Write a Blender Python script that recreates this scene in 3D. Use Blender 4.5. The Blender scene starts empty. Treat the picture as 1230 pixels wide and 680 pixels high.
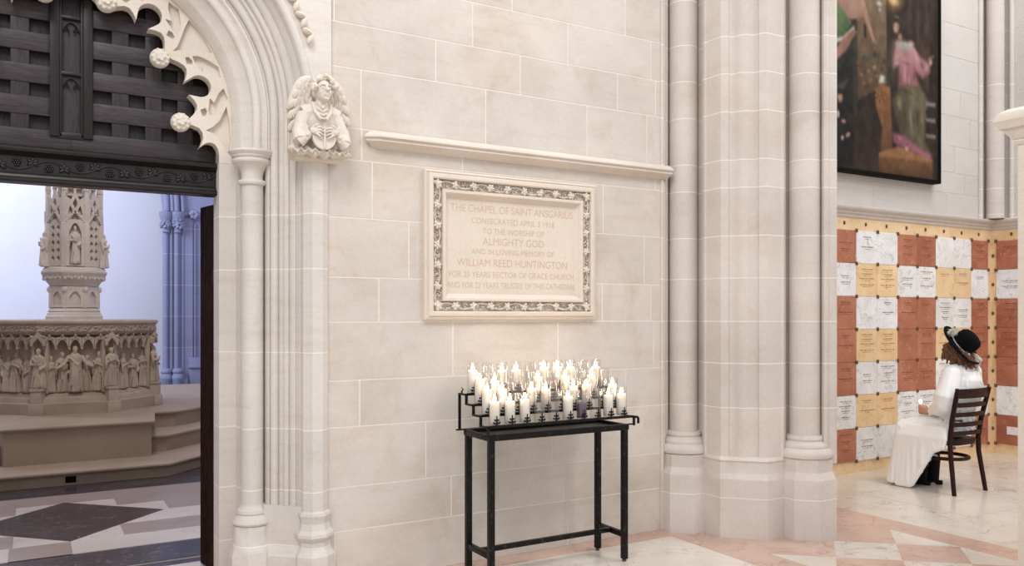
import bpy, bmesh, math, random
from mathutils import Vector, Matrix, Euler
from mathutils.geometry import tessellate_polygon
random.seed(7)
PI = math.pi
scene = bpy.context.scene
COL = scene.collection

# ---------------------------------------------------------------- camera
cam_d = bpy.data.cameras.new('camera')
cam = bpy.data.objects.new('camera', cam_d)
COL.objects.link(cam)
cam.location = (0, 0, 1.5)
cam.rotation_euler = (math.radians(90), 0, math.radians(-(90 - 59.72)))
cam_d.sensor_width = 36
cam_d.lens = 985 / 1230 * 36
cam_d.shift_y = 40 / 1230
cam_d.clip_end = 200
scene.camera = cam

# ---------------------------------------------------------------- world, lights, exposure
scene.view_settings.view_transform = 'Standard'
scene.view_settings.look = 'None'
scene.view_settings.gamma = 1
scene.view_settings.use_curve_mapping = False
scene.view_settings.exposure = 0.10
scene.cycles.max_bounces = 8
scene.cycles.transparent_max_bounces = 40
scene.cycles.caustics_reflective = False
scene.cycles.caustics_refractive = False
scene.cycles.sample_clamp_indirect = 4
world = bpy.data.worlds.new('World')
scene.world = world
world.use_nodes = True
wb = world.node_tree.nodes['Background']
wb.inputs['Color'].default_value = (0.96, 0.985, 1.03, 1)
wb.inputs['Strength'].default_value = 0.74

def area(name, loc, target, size, power, color, sy=None):
    d = bpy.data.lights.new(name, 'AREA')
    d.energy = power; d.color = color; d.size = size
    if sy: d.shape = 'RECTANGLE'; d.size_y = sy
    o = bpy.data.objects.new(name, d); COL.objects.link(o)
    o.location = loc
    o.rotation_euler = (Vector(target) - Vector(loc)).to_track_quat('-Z', 'Y').to_euler()
    return o

WARM = (1.0, 0.985, 0.965)
area('nave_key_light', (5.6, -0.6, 7.6), (2.7, 4.4, 1.6), 1.6, 120, WARM)  # unseen key light added high on the right, no actual lantern
area('portal_fill_light', (-1.4, 0.0, 7.2), (1.2, 4.6, 2.4), 2.6, 250, (1.0, 0.985, 0.97))  # added fill from the left, brightens arch and pier, no window behind it
area('niche_wall_fill_light', (7.6, 2.2, 8.5), (7.8, 5.0, 1.0), 2.0, 190, (1.0, 0.98, 0.96))  # added fill to brighten the niche wall, no fixture behind it
area('chapel_window_light', (-3.6, 13.5, 5.6), (1.8, 17.6, 3.6), 3.0, 600, (0.74, 0.82, 1.0), 4.0)
area('chapel_lamp_light', (0.6, 7.0, 6.4), (0.4, 9.8, 0.6), 1.2, 130, (1.0, 0.90, 0.80))

# ---------------------------------------------------------------- materials
def lin(c):
    return tuple(((v / 255) / 12.92 if v / 255 <= 0.04045 else ((v / 255 + 0.055) / 1.055) ** 2.4) for v in c) + (1,)

class NM:
    """small helper around one node material"""
    def __init__(self, name, rough=0.8, metal=0.0, spec=0.5):
        self.m = bpy.data.materials.new(name)
        self.m.use_nodes = True
        self.t = self.m.node_tree
        self.b = self.t.nodes['Principled BSDF']
        self.b.inputs['Roughness'].default_value = rough
        self.b.inputs['Metallic'].default_value = metal
        self.b.inputs['Specular IOR Level'].default_value = spec
    def n(self, kind, **kw):
        nd = self.t.nodes.new(kind)
        for k, v in kw.items(): setattr(nd, k, v)
        return nd
    def l(self, a, b): self.t.links.new(a, b)
    def pos(self, scale=(1, 1, 1)):
        g = self.n('ShaderNodeNewGeometry')
        mp = self.n('ShaderNodeMapping'); mp.inputs['Scale'].default_value = scale
        self.l(g.outputs['Position'], mp.inputs['Vector'])
        return mp.outputs['Vector']
    def noise(self, vec, scale, detail=4, rough=0.55, dist=0.0):
        nz = self.n('ShaderNodeTexNoise')
        nz.inputs['Scale'].default_value = scale; nz.inputs['Detail'].default_value = detail
        nz.inputs['Roughness'].default_value = rough; nz.inputs['Distortion'].default_value = dist
        self.l(vec, nz.inputs['Vector'])
        return nz.outputs['Fac']
    def ramp(self, fac, stops, const=False):
        r = self.n('ShaderNodeValToRGB')
        if const: r.color_ramp.interpolation = 'CONSTANT'
        e = r.color_ramp.elements
        while len(e) < len(stops): e.new(0.5)
        for i, (p, c) in enumerate(stops):
            e[i].position = p
            e[i].color = c if len(c) == 4 else tuple(c) + (1,)
        self.l(fac, r.inputs['Fac'])
        return r.outputs['Color']
    def mix(self, fac, a, b, mode='MIX'):
        m = self.n('ShaderNodeMix', data_type='RGBA', blend_type=mode)
        for s, v in ((m.inputs[0], fac), (m.inputs[6], a), (m.inputs[7], b)):
            if isinstance(v, (int, float)): s.default_value = v
            elif isinstance(v, tuple): s.default_value = v
            else: self.l(v, s)
        return m.outputs[2]
    def math(self, op, a, b=0.0):
        m = self.n('ShaderNodeMath', operation=op)
        for s, v in ((m.inputs[0], a), (m.inputs[1], b)):
            if isinstance(v, (int, float)): s.default_value = v
            else: self.l(v, s)
        return m.outputs[0]
    def base(self, col):
        if isinstance(col, tuple): self.b.inputs['Base Color'].default_value = col
        else: self.l(col, self.b.inputs['Base Color'])
    def bump(self, h, strength=0.2, dist=0.01):
        b = self.n('ShaderNodeBump')
        b.inputs['Strength'].default_value = strength; b.inputs['Distance'].default_value = dist
        self.l(h, b.inputs['Height']); self.l(b.outputs['Normal'], self.b.inputs['Normal'])

def g3(v): return (v, v, v, 1)

def stone(name, col, joints=None, attr=False, var=0.10, rough=0.85, seed=0.0, jw=0.006, streak=0.5, stain=0.0):
    """fine limestone: mottled, faint bedding streaks, optional pale bed joints at the given heights"""
    k = NM(name, rough, spec=0.25)
    p = k.pos()
    n1 = k.noise(p, 1.7 + seed, 5, 0.6)
    n2 = k.noise(p, 55, 3, 0.6)
    st = k.noise(k.pos((1.2, 1.2, 7)), 2.4, 4, 0.6, 0.6)
    c = k.mix(k.ramp(n1, [(0.32, g3(0)), (0.70, g3(1))]), tuple(x * (1 - var) for x in lin(col)[:3]) + (1,), tuple(min(1, x * (1 + var * 0.6)) for x in lin(col)[:3]) + (1,))
    c = k.mix(1.0, c, k.ramp(n2, [(0.3, g3(0.93)), (0.7, g3(1.0))]), 'MULTIPLY')
    c = k.mix(1.0, c, k.ramp(st, [(0.30, (1 - 0.10 * streak, 1 - 0.15 * streak, 1 - 0.20 * streak)), (0.48, g3(1.0))]), 'MULTIPLY')
    if stain:
        s1 = k.noise(k.pos((1, 1, 1.6)), 1.15, 5, 0.62, 0.5)
        s2 = k.noise(k.pos((1, 1, 0.8)), 2.6, 6, 0.66, 0.9)
        c = k.mix(1.0, c, k.ramp(s1, [(0.50, g3(1.0)), (0.72, (1 - 0.10 * stain, 1 - 0.13 * stain, 1 - 0.18 * stain))]), 'MULTIPLY')
        c = k.mix(1.0, c, k.ramp(s2, [(0.56, g3(1.0)), (0.75, (1 - 0.10 * stain, 1 - 0.14 * stain, 1 - 0.20 * stain))]), 'MULTIPLY')
    if attr:
        a = k.n('ShaderNodeAttribute', attribute_name='tint')
        c = k.mix(1.0, c, a.outputs['Color'], 'MULTIPLY')
    if joints:
        sx = k.n('ShaderNodeSeparateXYZ'); g = k.n('ShaderNodeNewGeometry'); k.l(g.outputs['Position'], sx.inputs[0])
        rnd = random.Random(name)
        dist = 9.0; tone = 1.0; prev = 0.0
        for z in joints:
            d = k.math('ABSOLUTE', k.math('SUBTRACT', sx.outputs['Z'], z))
            dist = k.math('MINIMUM', d, dist)
            w = rnd.uniform(-0.07, 0.0)
            tone = k.math('ADD', k.math('MULTIPLY', k.math('GREATER_THAN', sx.outputs['Z'], z), w - prev), tone); prev = w
        cr = k.n('ShaderNodeCombineColor')
        for i in range(3): k.l(tone, cr.inputs[i])
        c = k.mix(1.0, c, cr.outputs[0], 'MULTIPLY')
        c = k.mix(k.math('LESS_THAN', dist, jw / 2), c, lin((236, 229, 221)))
    k.base(c)
    k.bump(n2, 0.10, 0.004)
    return k.m

def marble(name, ca, cb, vein, vscale=3.0, vw=0.02, rough=0.28, rand=0.10, spec=0.5, amount=1.0):
    k = NM(name, rough, spec=spec)
    tc = k.n('ShaderNodeTexCoord'); oi = k.n('ShaderNodeObjectInfo')
    g = k.n('ShaderNodeNewGeometry')
    add = k.n('ShaderNodeVectorMath', operation='ADD'); 
    sc = k.n('ShaderNodeVectorMath', operation='SCALE'); sc.inputs['Scale'].default_value = 37.0
    cmb = k.n('ShaderNodeCombineXYZ')
    for i in range(3): k.l(oi.outputs['Random'], cmb.inputs[i])
    k.l(cmb.outputs[0], sc.inputs[0]); k.l(g.outputs['Position'], add.inputs[0]); k.l(sc.outputs[0], add.inputs[1])
    v = add.outputs[0]
    n1 = k.noise(v, vscale * 0.8, 5, 0.6, 0.4)
    c = k.mix(k.ramp(n1, [(0.35, g3(0)), (0.65, g3(1))]), lin(ca), lin(cb))
    n2 = k.noise(v, vscale, 6, 0.62, 1.4)
    d = k.math('ABSOLUTE', k.math('SUBTRACT', n2, 0.5))
    vm = k.ramp(d, [(0.0, g3(amount)), (vw, g3(0))])
    n3 = k.noise(v, vscale * 2.2, 5, 0.6, 0.8)
    vm = k.math('MULTIPLY', vm, k.ramp(n3, [(0.42, g3(0)), (0.62, g3(1))]))
    c = k.mix(vm, c, lin(vein))
    r = k.math('ADD', k.math('MULTIPLY', oi.outputs['Random'], rand), 1 - rand / 2)
    cr = k.n('ShaderNodeCombineColor')
    for i in range(3): k.l(r, cr.inputs[i])
    c = k.mix(1.0, c, cr.outputs[0], 'MULTIPLY')
    k.base(c)
    return k.m

def plain(name, col, rough=0.6, metal=0.0, var=0.12, scale=18, spec=0.5, bump=0.0):
    k = NM(name, rough, metal, spec)
    n = k.noise(k.pos(), scale, 4)
    l3 = lin(col)
    c = k.mix(n, tuple(x * (1 - var) for x in l3[:3]) + (1,), tuple(min(1, x * (1 + var)) for x in l3[:3]) + (1,))
    k.base(c)
    if bump: k.bump(n, bump, 0.006)
    return k.m

def oak(name, ca, cb, axis='x', rough=0.42, spec=0.45):
    k = NM(name, rough, spec=spec)
    sc = {'x': (1.5, 8, 14), 'z': (14, 8, 1.5)}[axis]
    n = k.noise(k.pos(sc), 5, 6, 0.65, 1.2)
    c = k.mix(k.ramp(n, [(0.32, g3(0)), (0.72, g3(1))]), lin(ca), lin(cb))
    k.base(c)
    k.l(k.ramp(n, [(0.3, g3(rough + 0.15)), (0.7, g3(rough - 0.08))]), k.b.inputs['Roughness'])
    k.bump(n, 0.15, 0.004)
    return k.m

JZ = [0.30, 0.54, 0.878, 1.14, 1.43, 1.723, 2.056, 2.383, 2.563, 2.89, 3.15, 3.42, 3.72, 4.05]
JP = [0.272, 0.878, 1.18, 1.465, 1.76, 2.047, 2.374, 2.563, 2.89, 3.15, 3.405, 3.72, 4.05]
M = {}
M['wall'] = stone('limestone_ashlar', (221, 212, 203), attr=True, stain=1.15)
M['mortar'] = plain('lime_mortar', (240, 232, 222), 0.9, var=0.04)
M['portal'] = stone('limestone_portal', (222, 215, 208), joints=[0.24, 0.54, 0.878, 1.30, 1.76, 2.06], var=0.06, seed=0.3)
M['arch'] = stone('limestone_arch', (226, 219, 211), var=0.06, seed=0.5)
M['carved'] = stone('limestone_carved', (226, 216, 204), var=0.05, seed=0.8)
M['pier'] = stone('limestone_pier', (220, 210, 202), joints=JP, var=0.08, seed=0.2, streak=0.15, stain=0.8)
M['trim'] = stone('limestone_trim', (226, 215, 203), var=0.06, seed=0.6)
M['grey_ashlar'] = stone('grey_limestone_ashlar', (210, 206, 203), attr=True, var=0.06, streak=0.3)
M['grey_shaft'] = stone('grey_limestone_shaft', (212, 204, 199), joints=[2.6, 2.88, 3.2, 3.62, 4.0], var=0.05)
M['panel_stone'] = stone('tablet_limestone', (228, 214, 200), var=0.05, seed=0.9, streak=0.2)
M['letters'] = plain('shaded_letter_tan', (212, 184, 160), 0.85, var=0.06)  # aged tan that also paints in the shade of the incised cuts
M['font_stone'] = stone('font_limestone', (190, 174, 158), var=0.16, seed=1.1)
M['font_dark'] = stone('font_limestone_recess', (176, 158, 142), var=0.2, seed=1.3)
M['tower_stone'] = stone('font_cover_stone', (208, 199, 192), var=0.1, seed=1.0)
M['step_stone'] = stone('step_limestone', (164, 146, 128), var=0.10, seed=0.4, rough=0.45)
M['chapel_wall'] = plain('chapel_plaster', (214, 213, 222), 0.9, var=0.03, scale=2)
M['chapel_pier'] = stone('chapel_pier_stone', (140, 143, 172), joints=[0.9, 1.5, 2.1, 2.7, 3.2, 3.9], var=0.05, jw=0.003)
M['oak_x'] = oak('dark_oak_rail', (26, 19, 20), (70, 58, 62), 'x')
M['oak_z'] = oak('dark_oak_stile', (25, 18, 19), (62, 52, 55), 'z')
M['oak_dark'] = oak('dark_oak_panel', (22, 15, 15), (40, 31, 30), 'z', 0.5)
M['oak_lintel'] = oak('blackened_oak_lintel', (16, 10, 10), (30, 20, 19), 'x', 0.35)
M['oak_door'] = oak('brown_oak_door', (20, 9, 4), (52, 27, 15), 'z', 0.7, 0.08)
k = NM('worn_black_iron', 0.42, 0.6)
nn = k.noise(k.pos((1, 1, 1)), 42, 5, 0.65, 0.5)
k.base(k.mix(k.ramp(nn, [(0.58, g3(0)), (0.70, g3(1))]), lin((20, 18, 18)), lin((80, 77, 77))))
M['iron'] = k.m
M['iron_black'] = plain('black_iron', (17, 15, 15), 0.5, 0.4)
M['bronze'] = plain('dark_bronze', (104, 82, 58), 0.5, 0.4, var=0.4, scale=60)
M['white_marble'] = marble('white_marble_panel', (222, 223, 226), (238, 239, 241), (176, 178, 184), 5.5, 0.03, 0.3)
M['red_marble'] = marble('red_marble_panel', (158, 96, 74), (184, 120, 96), (226, 196, 178), 4.5, 0.010, 0.3, amount=0.8)
M['yellow_marble'] = marble('yellow_marble_panel', (226, 192, 144), (236, 210, 172), (194, 146, 98), 6.0, 0.018, 0.3)
M['siena'] = marble('yellow_marble_border', (228, 196, 150), (238, 212, 176), (192, 146, 96), 7.0, 0.016, 0.3, 0.0)
M['floor_white'] = marble('white_marble_floor', (206, 196, 184), (222, 214, 204), (164, 150, 138), 1.9, 0.014, 0.22, 0.0)
M['floor_veined'] = marble('grey_veined_marble_floor', (206, 198, 188), (224, 218, 208), (132, 124, 120), 3.2, 0.02, 0.22, 0.0)
M['floor_pink'] = marble('pink_marble_floor', (188, 158, 142), (206, 178, 164), (172, 138, 122), 2.6, 0.03, 0.25, 0.0)
M['floor_joint'] = plain('floor_grout', (186, 172, 158), 0.7, var=0.05)
M['cf_white'] = marble('pale_stone_floor', (196, 186, 178), (208, 200, 194), (178, 166, 158), 2.0, 0.02, 0.3, 0.0)
M['cf_grey'] = marble('taupe_stone_floor', (148, 134, 126), (162, 148, 140), (136, 122, 114), 2.0, 0.02, 0.3, 0.0)
M['cf_black'] = marble('black_marble_floor', (52, 44, 46), (70, 62, 64), (136, 130, 134), 5.0, 0.012, 0.25, 0.0)
M['ink'] = plain('engraved_letter_grey', (96, 90, 88), 0.8, var=0.1)
M['ink_red'] = plain('engraved_letter_brown', (116, 62, 46), 0.8, var=0.1)
M['ink_yellow'] = plain('engraved_letter_ochre', (150, 108, 66), 0.8, var=0.1)
M['wood_chair'] = oak('dark_mahogany', (30, 12, 12), (50, 20, 19), 'z', 0.45, 0.2)
M['felt'] = plain('black_felt', (14, 14, 16), 0.95, var=0.2, spec=0.1)
M['leather'] = plain('black_suede', (13, 12, 13), 0.8, var=0.2, spec=0.2)
M['skin'] = plain('skin', (196, 146, 122), 0.55, var=0.05)
M['hair'] = plain('brown_hair', (104, 72, 50), 0.55, var=0.4, scale=60)
M['feather'] = plain('cream_feather', (234, 228, 216), 0.9, var=0.05)
M['band'] = plain('silver_hat_band', (188, 188, 194), 0.5, var=0.15)
k = NM('white_satin', 0.42, spec=0.5)
k.base(lin((241, 241, 243))); k.b.inputs['Sheen Weight'].default_value = 0.3
k.bump(k.noise(k.pos((1, 1, 0.5)), 22, 4, 0.5, 0.8), 0.35, 0.012)
M['satin'] = k.m
M['card'] = plain('white_card', (232, 226, 232), 0.7, var=0.02)
M['black'] = plain('matt_black', (9, 8, 8), 0.8, var=0.1, spec=0.15)
M['wick'] = plain('charred_wick', (24, 20, 18), 0.9)
def wax(name, col):
    k = NM(name, 0.45)
    k.base(lin(col))
    k.b.inputs['Subsurface Weight'].default_value = 0.6
    k.b.inputs['Subsurface Radius'].default_value = (0.03, 0.024, 0.018)
    k.b.inputs['Subsurface Scale'].default_value = 1.0
    return k.m
M['wax'] = wax('white_wax', (246, 240, 232))
M['wax_purple'] = wax('purple_wax', (84, 66, 88))
k = NM('candle_flame')
for nd in list(k.t.nodes):
    if nd.type == 'BSDF_PRINCIPLED': k.t.nodes.remove(nd)
em = k.n('ShaderNodeEmission'); em.inputs['Color'].default_value = (1.0, 0.84, 0.66, 1); em.inputs['Strength'].default_value = 44
k.l(em.outputs[0], k.t.nodes['Material Output'].inputs['Surface'])
M['flame'] = k.m
def thin_glass(name, tint):
    k = NM(name)
    k.t.nodes.remove(k.b)
    tr = k.n('ShaderNodeBsdfTransparent'); tr.inputs['Color'].default_value = tint
    gl = k.n('ShaderNodeBsdfGlossy'); gl.inputs['Roughness'].default_value = 0.06
    gl.inputs['Color'].default_value = (0.95, 0.95, 0.95, 1)
    lw = k.n('ShaderNodeLayerWeight'); lw.inputs['Blend'].default_value = 0.5
    fr = k.math('ADD', k.math('MULTIPLY', k.math('POWER', lw.outputs['Facing'], 3.0), 0.45), 0.05)
    mx = k.n('ShaderNodeMixShader')
    k.l(fr, mx.inputs[0]); k.l(tr.outputs[0], mx.inputs[1]); k.l(gl.outputs[0], mx.inputs[2])
    k.l(mx.outputs[0], k.t.nodes['Material Output'].inputs['Surface'])
    return k.m
M['glass'] = thin_glass('clear_candle_glass', (0.965, 0.955, 0.945, 1))

# ---------------------------------------------------------------- mesh helpers
class MB:
    """collects shapes and links them as ONE mesh object"""
    def __init__(self):
        self.b = bmesh.new(); self.mi = 0
    def add(self, verts, faces, mi=None):
        vs = [self.b.verts.new(v) for v in verts]
        out = []
        for f in faces:
            try:
                fc = self.b.faces.new([vs[i] for i in f]); fc.material_index = self.mi if mi is None else mi; out.append(fc)
            except ValueError: pass
        return vs, out
    def box(self, c, s, rot=None, bev=0.0, mi=None):
        m = Matrix.Translation(c)
        if rot is not None: m = m @ (rot if isinstance(rot, Matrix) else Euler(rot).to_matrix().to_4x4())
        m = m @ Matrix.Diagonal((s[0], s[1], s[2], 1))
        t = bmesh.new(); bmesh.ops.create_cube(t, size=1, matrix=m)
        if bev: bmesh.ops.bevel(t, geom=t.edges[:], offset=bev, segments=2, affect='EDGES', profile=0.6)
        self.merge(t, mi)
    def merge(self, t, mi=None):
        t.verts.ensure_lookup_table(); t.faces.ensure_lookup_table()
        for i, v in enumerate(t.verts): v.index = i
        self.add([v.co.copy() for v in t.verts], [[v.index for v in f.verts] for f in t.faces], mi)
        t.free()
    def ball(self, c, r, rot=None, n=14, mi=None):
        if not hasattr(r, '__len__'): r = (r, r, r)
        m = Matrix.Translation(c)
        if rot is not None: m = m @ (rot if isinstance(rot, Matrix) else Euler(rot).to_matrix().to_4x4())
        m = m @ Matrix.Diagonal((r[0], r[1], r[2], 1))
        t = bmesh.new(); bmesh.ops.create_uvsphere(t, u_segments=n, v_segments=max(6, n // 2 + 1), radius=1, matrix=m)
        self.merge(t, mi)
    def tube(self, pts, r, n=10, mi=None, cap=True, flat=1.0):
        """round tube through points; r one radius or one for each point"""
        pts = [Vector(p) for p in pts]; rs = r if hasattr(r, '__len__') else [r] * len(pts)
        vs = []; up = None
        for i, p in enumerate(pts):
            d = (pts[min(i + 1, len(pts) - 1)] - pts[max(i - 1, 0)]).normalized()
            if up is None:
                up = Vector((0, 0, 1)) if abs(d.z) < 0.9 else Vector((1, 0, 0))
            a = d.cross(up).normalized(); bb = a.cross(d).normalized(); up = bb
            for j in range(n):
                t = 2 * PI * j / n
                vs.append(p + (a * math.cos(t) + bb * math.sin(t) * flat) * rs[i])
        fs = []
        for i in range(len(pts) - 1):
            for j in range(n):
                fs.append((i * n + j, i * n + (j + 1) % n, (i + 1) * n + (j + 1) % n, (i + 1) * n + j))
        if cap:
            fs.append(tuple(reversed(range(n)))); fs.append(tuple((len(pts) - 1) * n + j for j in range(n)))
        self.add(vs, fs, mi)
    def lathe(self, prof, c=(0, 0), n=32, rot=0.0, mi=None, cap=True, m=None):
        """profile of (radius, z) turned about the vertical through c"""
        vs = []
        for r, z in prof:
            for j in range(n):
                t = 2 * PI * j / n + rot
                v = Vector((c[0] + r * math.cos(t), c[1] + r * math.sin(t), z))
                vs.append(m @ v if m is not None else v)
        fs = []
        for i in range(len(prof) - 1):
            for j in range(n):
                fs.append((i * n + j, i * n + (j + 1) % n, (i + 1) * n + (j + 1) % n, (i + 1) * n + j))
        if cap:
            fs.append(tuple(reversed(range(n)))); fs.append(tuple((len(prof) - 1) * n + j for j in range(n)))
        self.add(vs, fs, mi)
    def loft(self, rings, mi=None, cap=True, closed=True):
        n = len(rings[0]); vs = [Vector(v) for r in rings for v in r]; fs = []
        for i in range(len(rings) - 1):
            for j in range(n if closed else n - 1):
                fs.append((i * n + j, i * n + (j + 1) % n, (i + 1) * n + (j + 1) % n, (i + 1) * n + j))
        if cap and closed:
            fs.append(tuple(reversed(range(n)))); fs.append(tuple((len(rings) - 1) * n + j for j in range(n)))
        self.add(vs, fs, mi)
    def prism(self, poly, a, b, fn=None, holes=(), mi=None):
        """flat outline (u,v) with holes, between depths a and b; fn(u,v,w) -> point"""
        fn = fn or (lambda u, v, w: (u, v, w))
        loops = [list(poly)] + [list(h) for h in holes]
        tris = tessellate_polygon([[Vector((u, v, 0)) for u, v in lp] for lp in loops])
        flat = [p for lp in loops for p in lp]; n = len(flat)
        vs = [fn(u, v, a) for u, v in flat] + [fn(u, v, b) for u, v in flat]
        fs = [tuple(t) for t in tris] + [tuple(i + n for i in reversed(t)) for t in tris]
        o = 0
        for lp in loops:
            k = len(lp)
            for j in range(k):
                i0, i1 = o + j, o + (j + 1) % k
                fs.append((i0, i1, i1 + n, i0 + n))
            o += k
        self.add(vs, fs, mi)
    def obj(self, name, mats, parent=None, smooth=True, angle=38, recalc=True, post=None):
        if recalc: bmesh.ops.recalc_face_normals(self.b, faces=self.b.faces[:])
        me = bpy.data.meshes.new(name); self.b.to_mesh(me); self.b.free()
        return link(name, me, mats, parent, smooth, angle)

def link(name, me, mats, parent=None, smooth=True, angle=38):
    for mm in (mats if isinstance(mats, (list, tuple)) else [mats]):
        me.materials.append(M[mm] if isinstance(mm, str) else mm)
    if smooth:
        me.polygons.foreach_set('use_smooth', [True] * len(me.polygons))
        me.set_sharp_from_angle(angle=math.radians(angle))
    o = bpy.data.objects.new(name, me); COL.objects.link(o)
    if len(me.vertices):
        xs = [v.co.x for v in me.vertices]; ys = [v.co.y for v in me.vertices]; zs = [v.co.z for v in me.vertices]
        org = Vector(((min(xs) + max(xs)) / 2, (min(ys) + max(ys)) / 2, min(zs)))
        me.transform(Matrix.Translation(-org)); o.location = org
    if parent is not None: attach(o, parent)
    return o

def world_of(o):
    m = Matrix.LocRotScale(o.location, o.rotation_euler, o.scale)
    if o.parent: m = world_of(o.parent) @ o.matrix_parent_inverse @ m
    return m
def attach(o, parent):
    o.parent = parent
    o.matrix_parent_inverse = world_of(parent).inverted()

def remeshed(mb, name, mats, parent=None, voxel=0.005, smooth=3, angle=180):
    """fuse overlapping closed shapes into one continuous carved surface"""
    me = bpy.data.meshes.new(name); mb.b.normal_update(); bmesh.ops.recalc_face_normals(mb.b, faces=mb.b.faces[:])
    mb.b.to_mesh(me); mb.b.free()
    o = bpy.data.objects.new(name, me); COL.objects.link(o)
    r = o.modifiers.new('r', 'REMESH'); r.mode = 'VOXEL'; r.voxel_size = voxel
    if smooth:
        s = o.modifiers.new('s', 'SMOOTH'); s.factor = 0.5; s.iterations = smooth
    dg = bpy.context.evaluated_depsgraph_get()
    new = bpy.data.meshes.new_from_object(o.evaluated_get(dg))
    bpy.data.objects.remove(o); bpy.data.meshes.remove(me)
    new.materials.clear()
    return link(name, new, mats, parent, True, angle)

def thing(name, label, cat, loc=(0, 0, 0), rz=0.0, group=None):
    o = bpy.data.objects.new(name, None); COL.objects.link(o)
    o.empty_display_size = 0.05
    o.location = loc; o.rotation_euler = (0, 0, rz)
    return tag(o, label, cat, group)
def tag(o, label, cat, group=None):
    o['label'] = label; o['category'] = cat
    if group: o['group'] = group
    return o
def struct(o):
    o['kind'] = 'structure'; return o
def dup(root, loc, rz=None, label=None, group=None, skip=()):
    r = root.copy(); COL.objects.link(r); r.location = loc
    if rz is not None: r.rotation_euler = (0, 0, rz)
    if label: r['label'] = label
    if group: r['group'] = group
    for ch in list(root.children):
        if ch.name.split('.')[0] in skip: continue
        c = ch.copy(); COL.objects.link(c); c.parent = r
        for g in list(ch.children):
            d = g.copy(); COL.objects.link(d); d.parent = c
    return r
# ---------------------------------------------------------------- the setting: ashlar walls
AX, AZ = 0.19, 2.60                                   # centre of the portal arch
def ashlar(name, mat, fn, u0, u1, courses, cuts, clip=None, jw=0.008, tv=0.06, length=(0.75, 1.15), seed=1, proud=0.0015):
    """wall of stone blocks: courses are bed-joint heights, cuts the upright joints of a course; fn(u, z, w) gives the point w in front of the wall"""
    rnd = random.Random(seed)
    mb = MB(); tints = []
    for i in range(len(courses) - 1):
        z0, z1 = courses[i], courses[i + 1]
        xs = list(cuts.get(i, []))
        if not xs:
            x = u0 + rnd.uniform(0.2, 0.9)
            while x < u1 - 0.1: xs.append(x); x += rnd.uniform(*length)
        else:
            x = xs[0] - rnd.uniform(*length)
            while x > u0 + 0.1: xs.insert(0, x); x -= rnd.uniform(*length)
            x = xs[-1] + rnd.uniform(*length)
            while x < u1 - 0.1: xs.append(x); x += rnd.uniform(*length)
        xs = [u0 - jw] + [x for x in xs if u0 < x < u1] + [u1 + jw]
        for a, b in zip(xs[:-1], xs[1:]):
            v = rnd.uniform(1 - tv, 1.0); w = rnd.uniform(0, tv * 0.45)
            tint = (v, v * (1 - w * 0.55), v * (1 - w), 1)
            a2, b2, za, zb = a + jw / 2, b - jw / 2, z0 + jw / 2, z1 - jw / 2
            n = 1 if clip is None else max(1, int((b2 - a2) / 0.025))
            for s in range(n):
                p, q = a2 + (b2 - a2) * s / n, a2 + (b2 - a2) * (s + 1) / n
                lo0, lo1 = za, za
                if clip: lo0, lo1 = max(za, clip(p)), max(za, clip(q))
                if lo0 >= zb and lo1 >= zb: continue
                lo0, lo1 = min(lo0, zb), min(lo1, zb)
                _, f = mb.add([fn(p, lo0, proud), fn(q, lo1, proud), fn(q, zb, proud), fn(p, zb, proud)], [(0, 1, 2, 3)], 0)
                tints += [tint] * len(f)
    return mb, tints
def finish_ashlar(mb, tints, name, mats):
    n0 = len(mb.b.faces)
    tints = tints + [(1, 1, 1, 1)] * (n0 - len(tints))
    me = bpy.data.meshes.new(name); mb.b.to_mesh(me); mb.b.free()
    ca = me.color_attributes.new('tint', 'FLOAT_COLOR', 'CORNER')
    for p, t in zip(me.polygons, tints):
        for li in p.loop_indices: ca.data[li].color = t
    return struct(link(name, me, mats, None, False))

def arch_clip(x):
    d = abs(x - AX)
    if d > 1.12: return -1
    return AZ + math.sqrt(max(0, 1.12 ** 2 - d * d))
def arch_outline(r, x0, x1, z1, n=40):
    """wall outline with an arched opening of radius r down to the floor"""
    o = [(x0, 0), (AX - r, 0)]
    o += [(AX + r * math.cos(PI - PI * i / n), AZ + r * math.sin(PI * i / n)) for i in range(n + 1)]
    return o + [(AX + r, 0), (x1, 0), (x1, z1), (x0, z1)]
XZ = lambda u, v, w: (u, w, v)

WZ = [0, 0.295, 0.54, 0.878, 1.14, 1.468, 1.72, 2.056, 2.383, 2.563, 2.90, 3.15, 3.42, 3.74, 4.06, 4.4, 4.8, 5.2, 5.7, 6.2, 6.8]
cuts = {0: [2.3, 3.021], 1: [2.174, 3.0], 2: [2.007, 2.9], 3: [1.598, 2.5, 3.5], 4: [2.185, 2.943], 5: [1.713, 3.3, 3.72], 6: [1.899, 2.66, 3.66],
        7: [1.673, 2.5, 3.308], 8: [1.61, 2.25, 3.76], 9: [1.606, 2.411, 3.174, 3.684], 10: [2.072, 2.659, 3.428, 3.76], 11: [2.32, 3.021, 3.721], 12: [1.7, 2.598, 3.494]}
mb, t = ashlar('wall_back', 'wall', lambda u, z, w: (u, 4.45 - w, z), -4.2, 3.845, WZ, cuts, arch_clip, seed=4)
mb.mi = 1
mb.prism(arch_outline(1.12, -4.2, 3.845, 6.8), 4.45, 4.95, XZ)
mb.prism(arch_outline(0.86, -4.2, 3.845, 6.8), 4.951, 5.06, XZ)
finish_ashlar(mb, t, 'wall_back', ['wall', 'mortar'])

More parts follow.
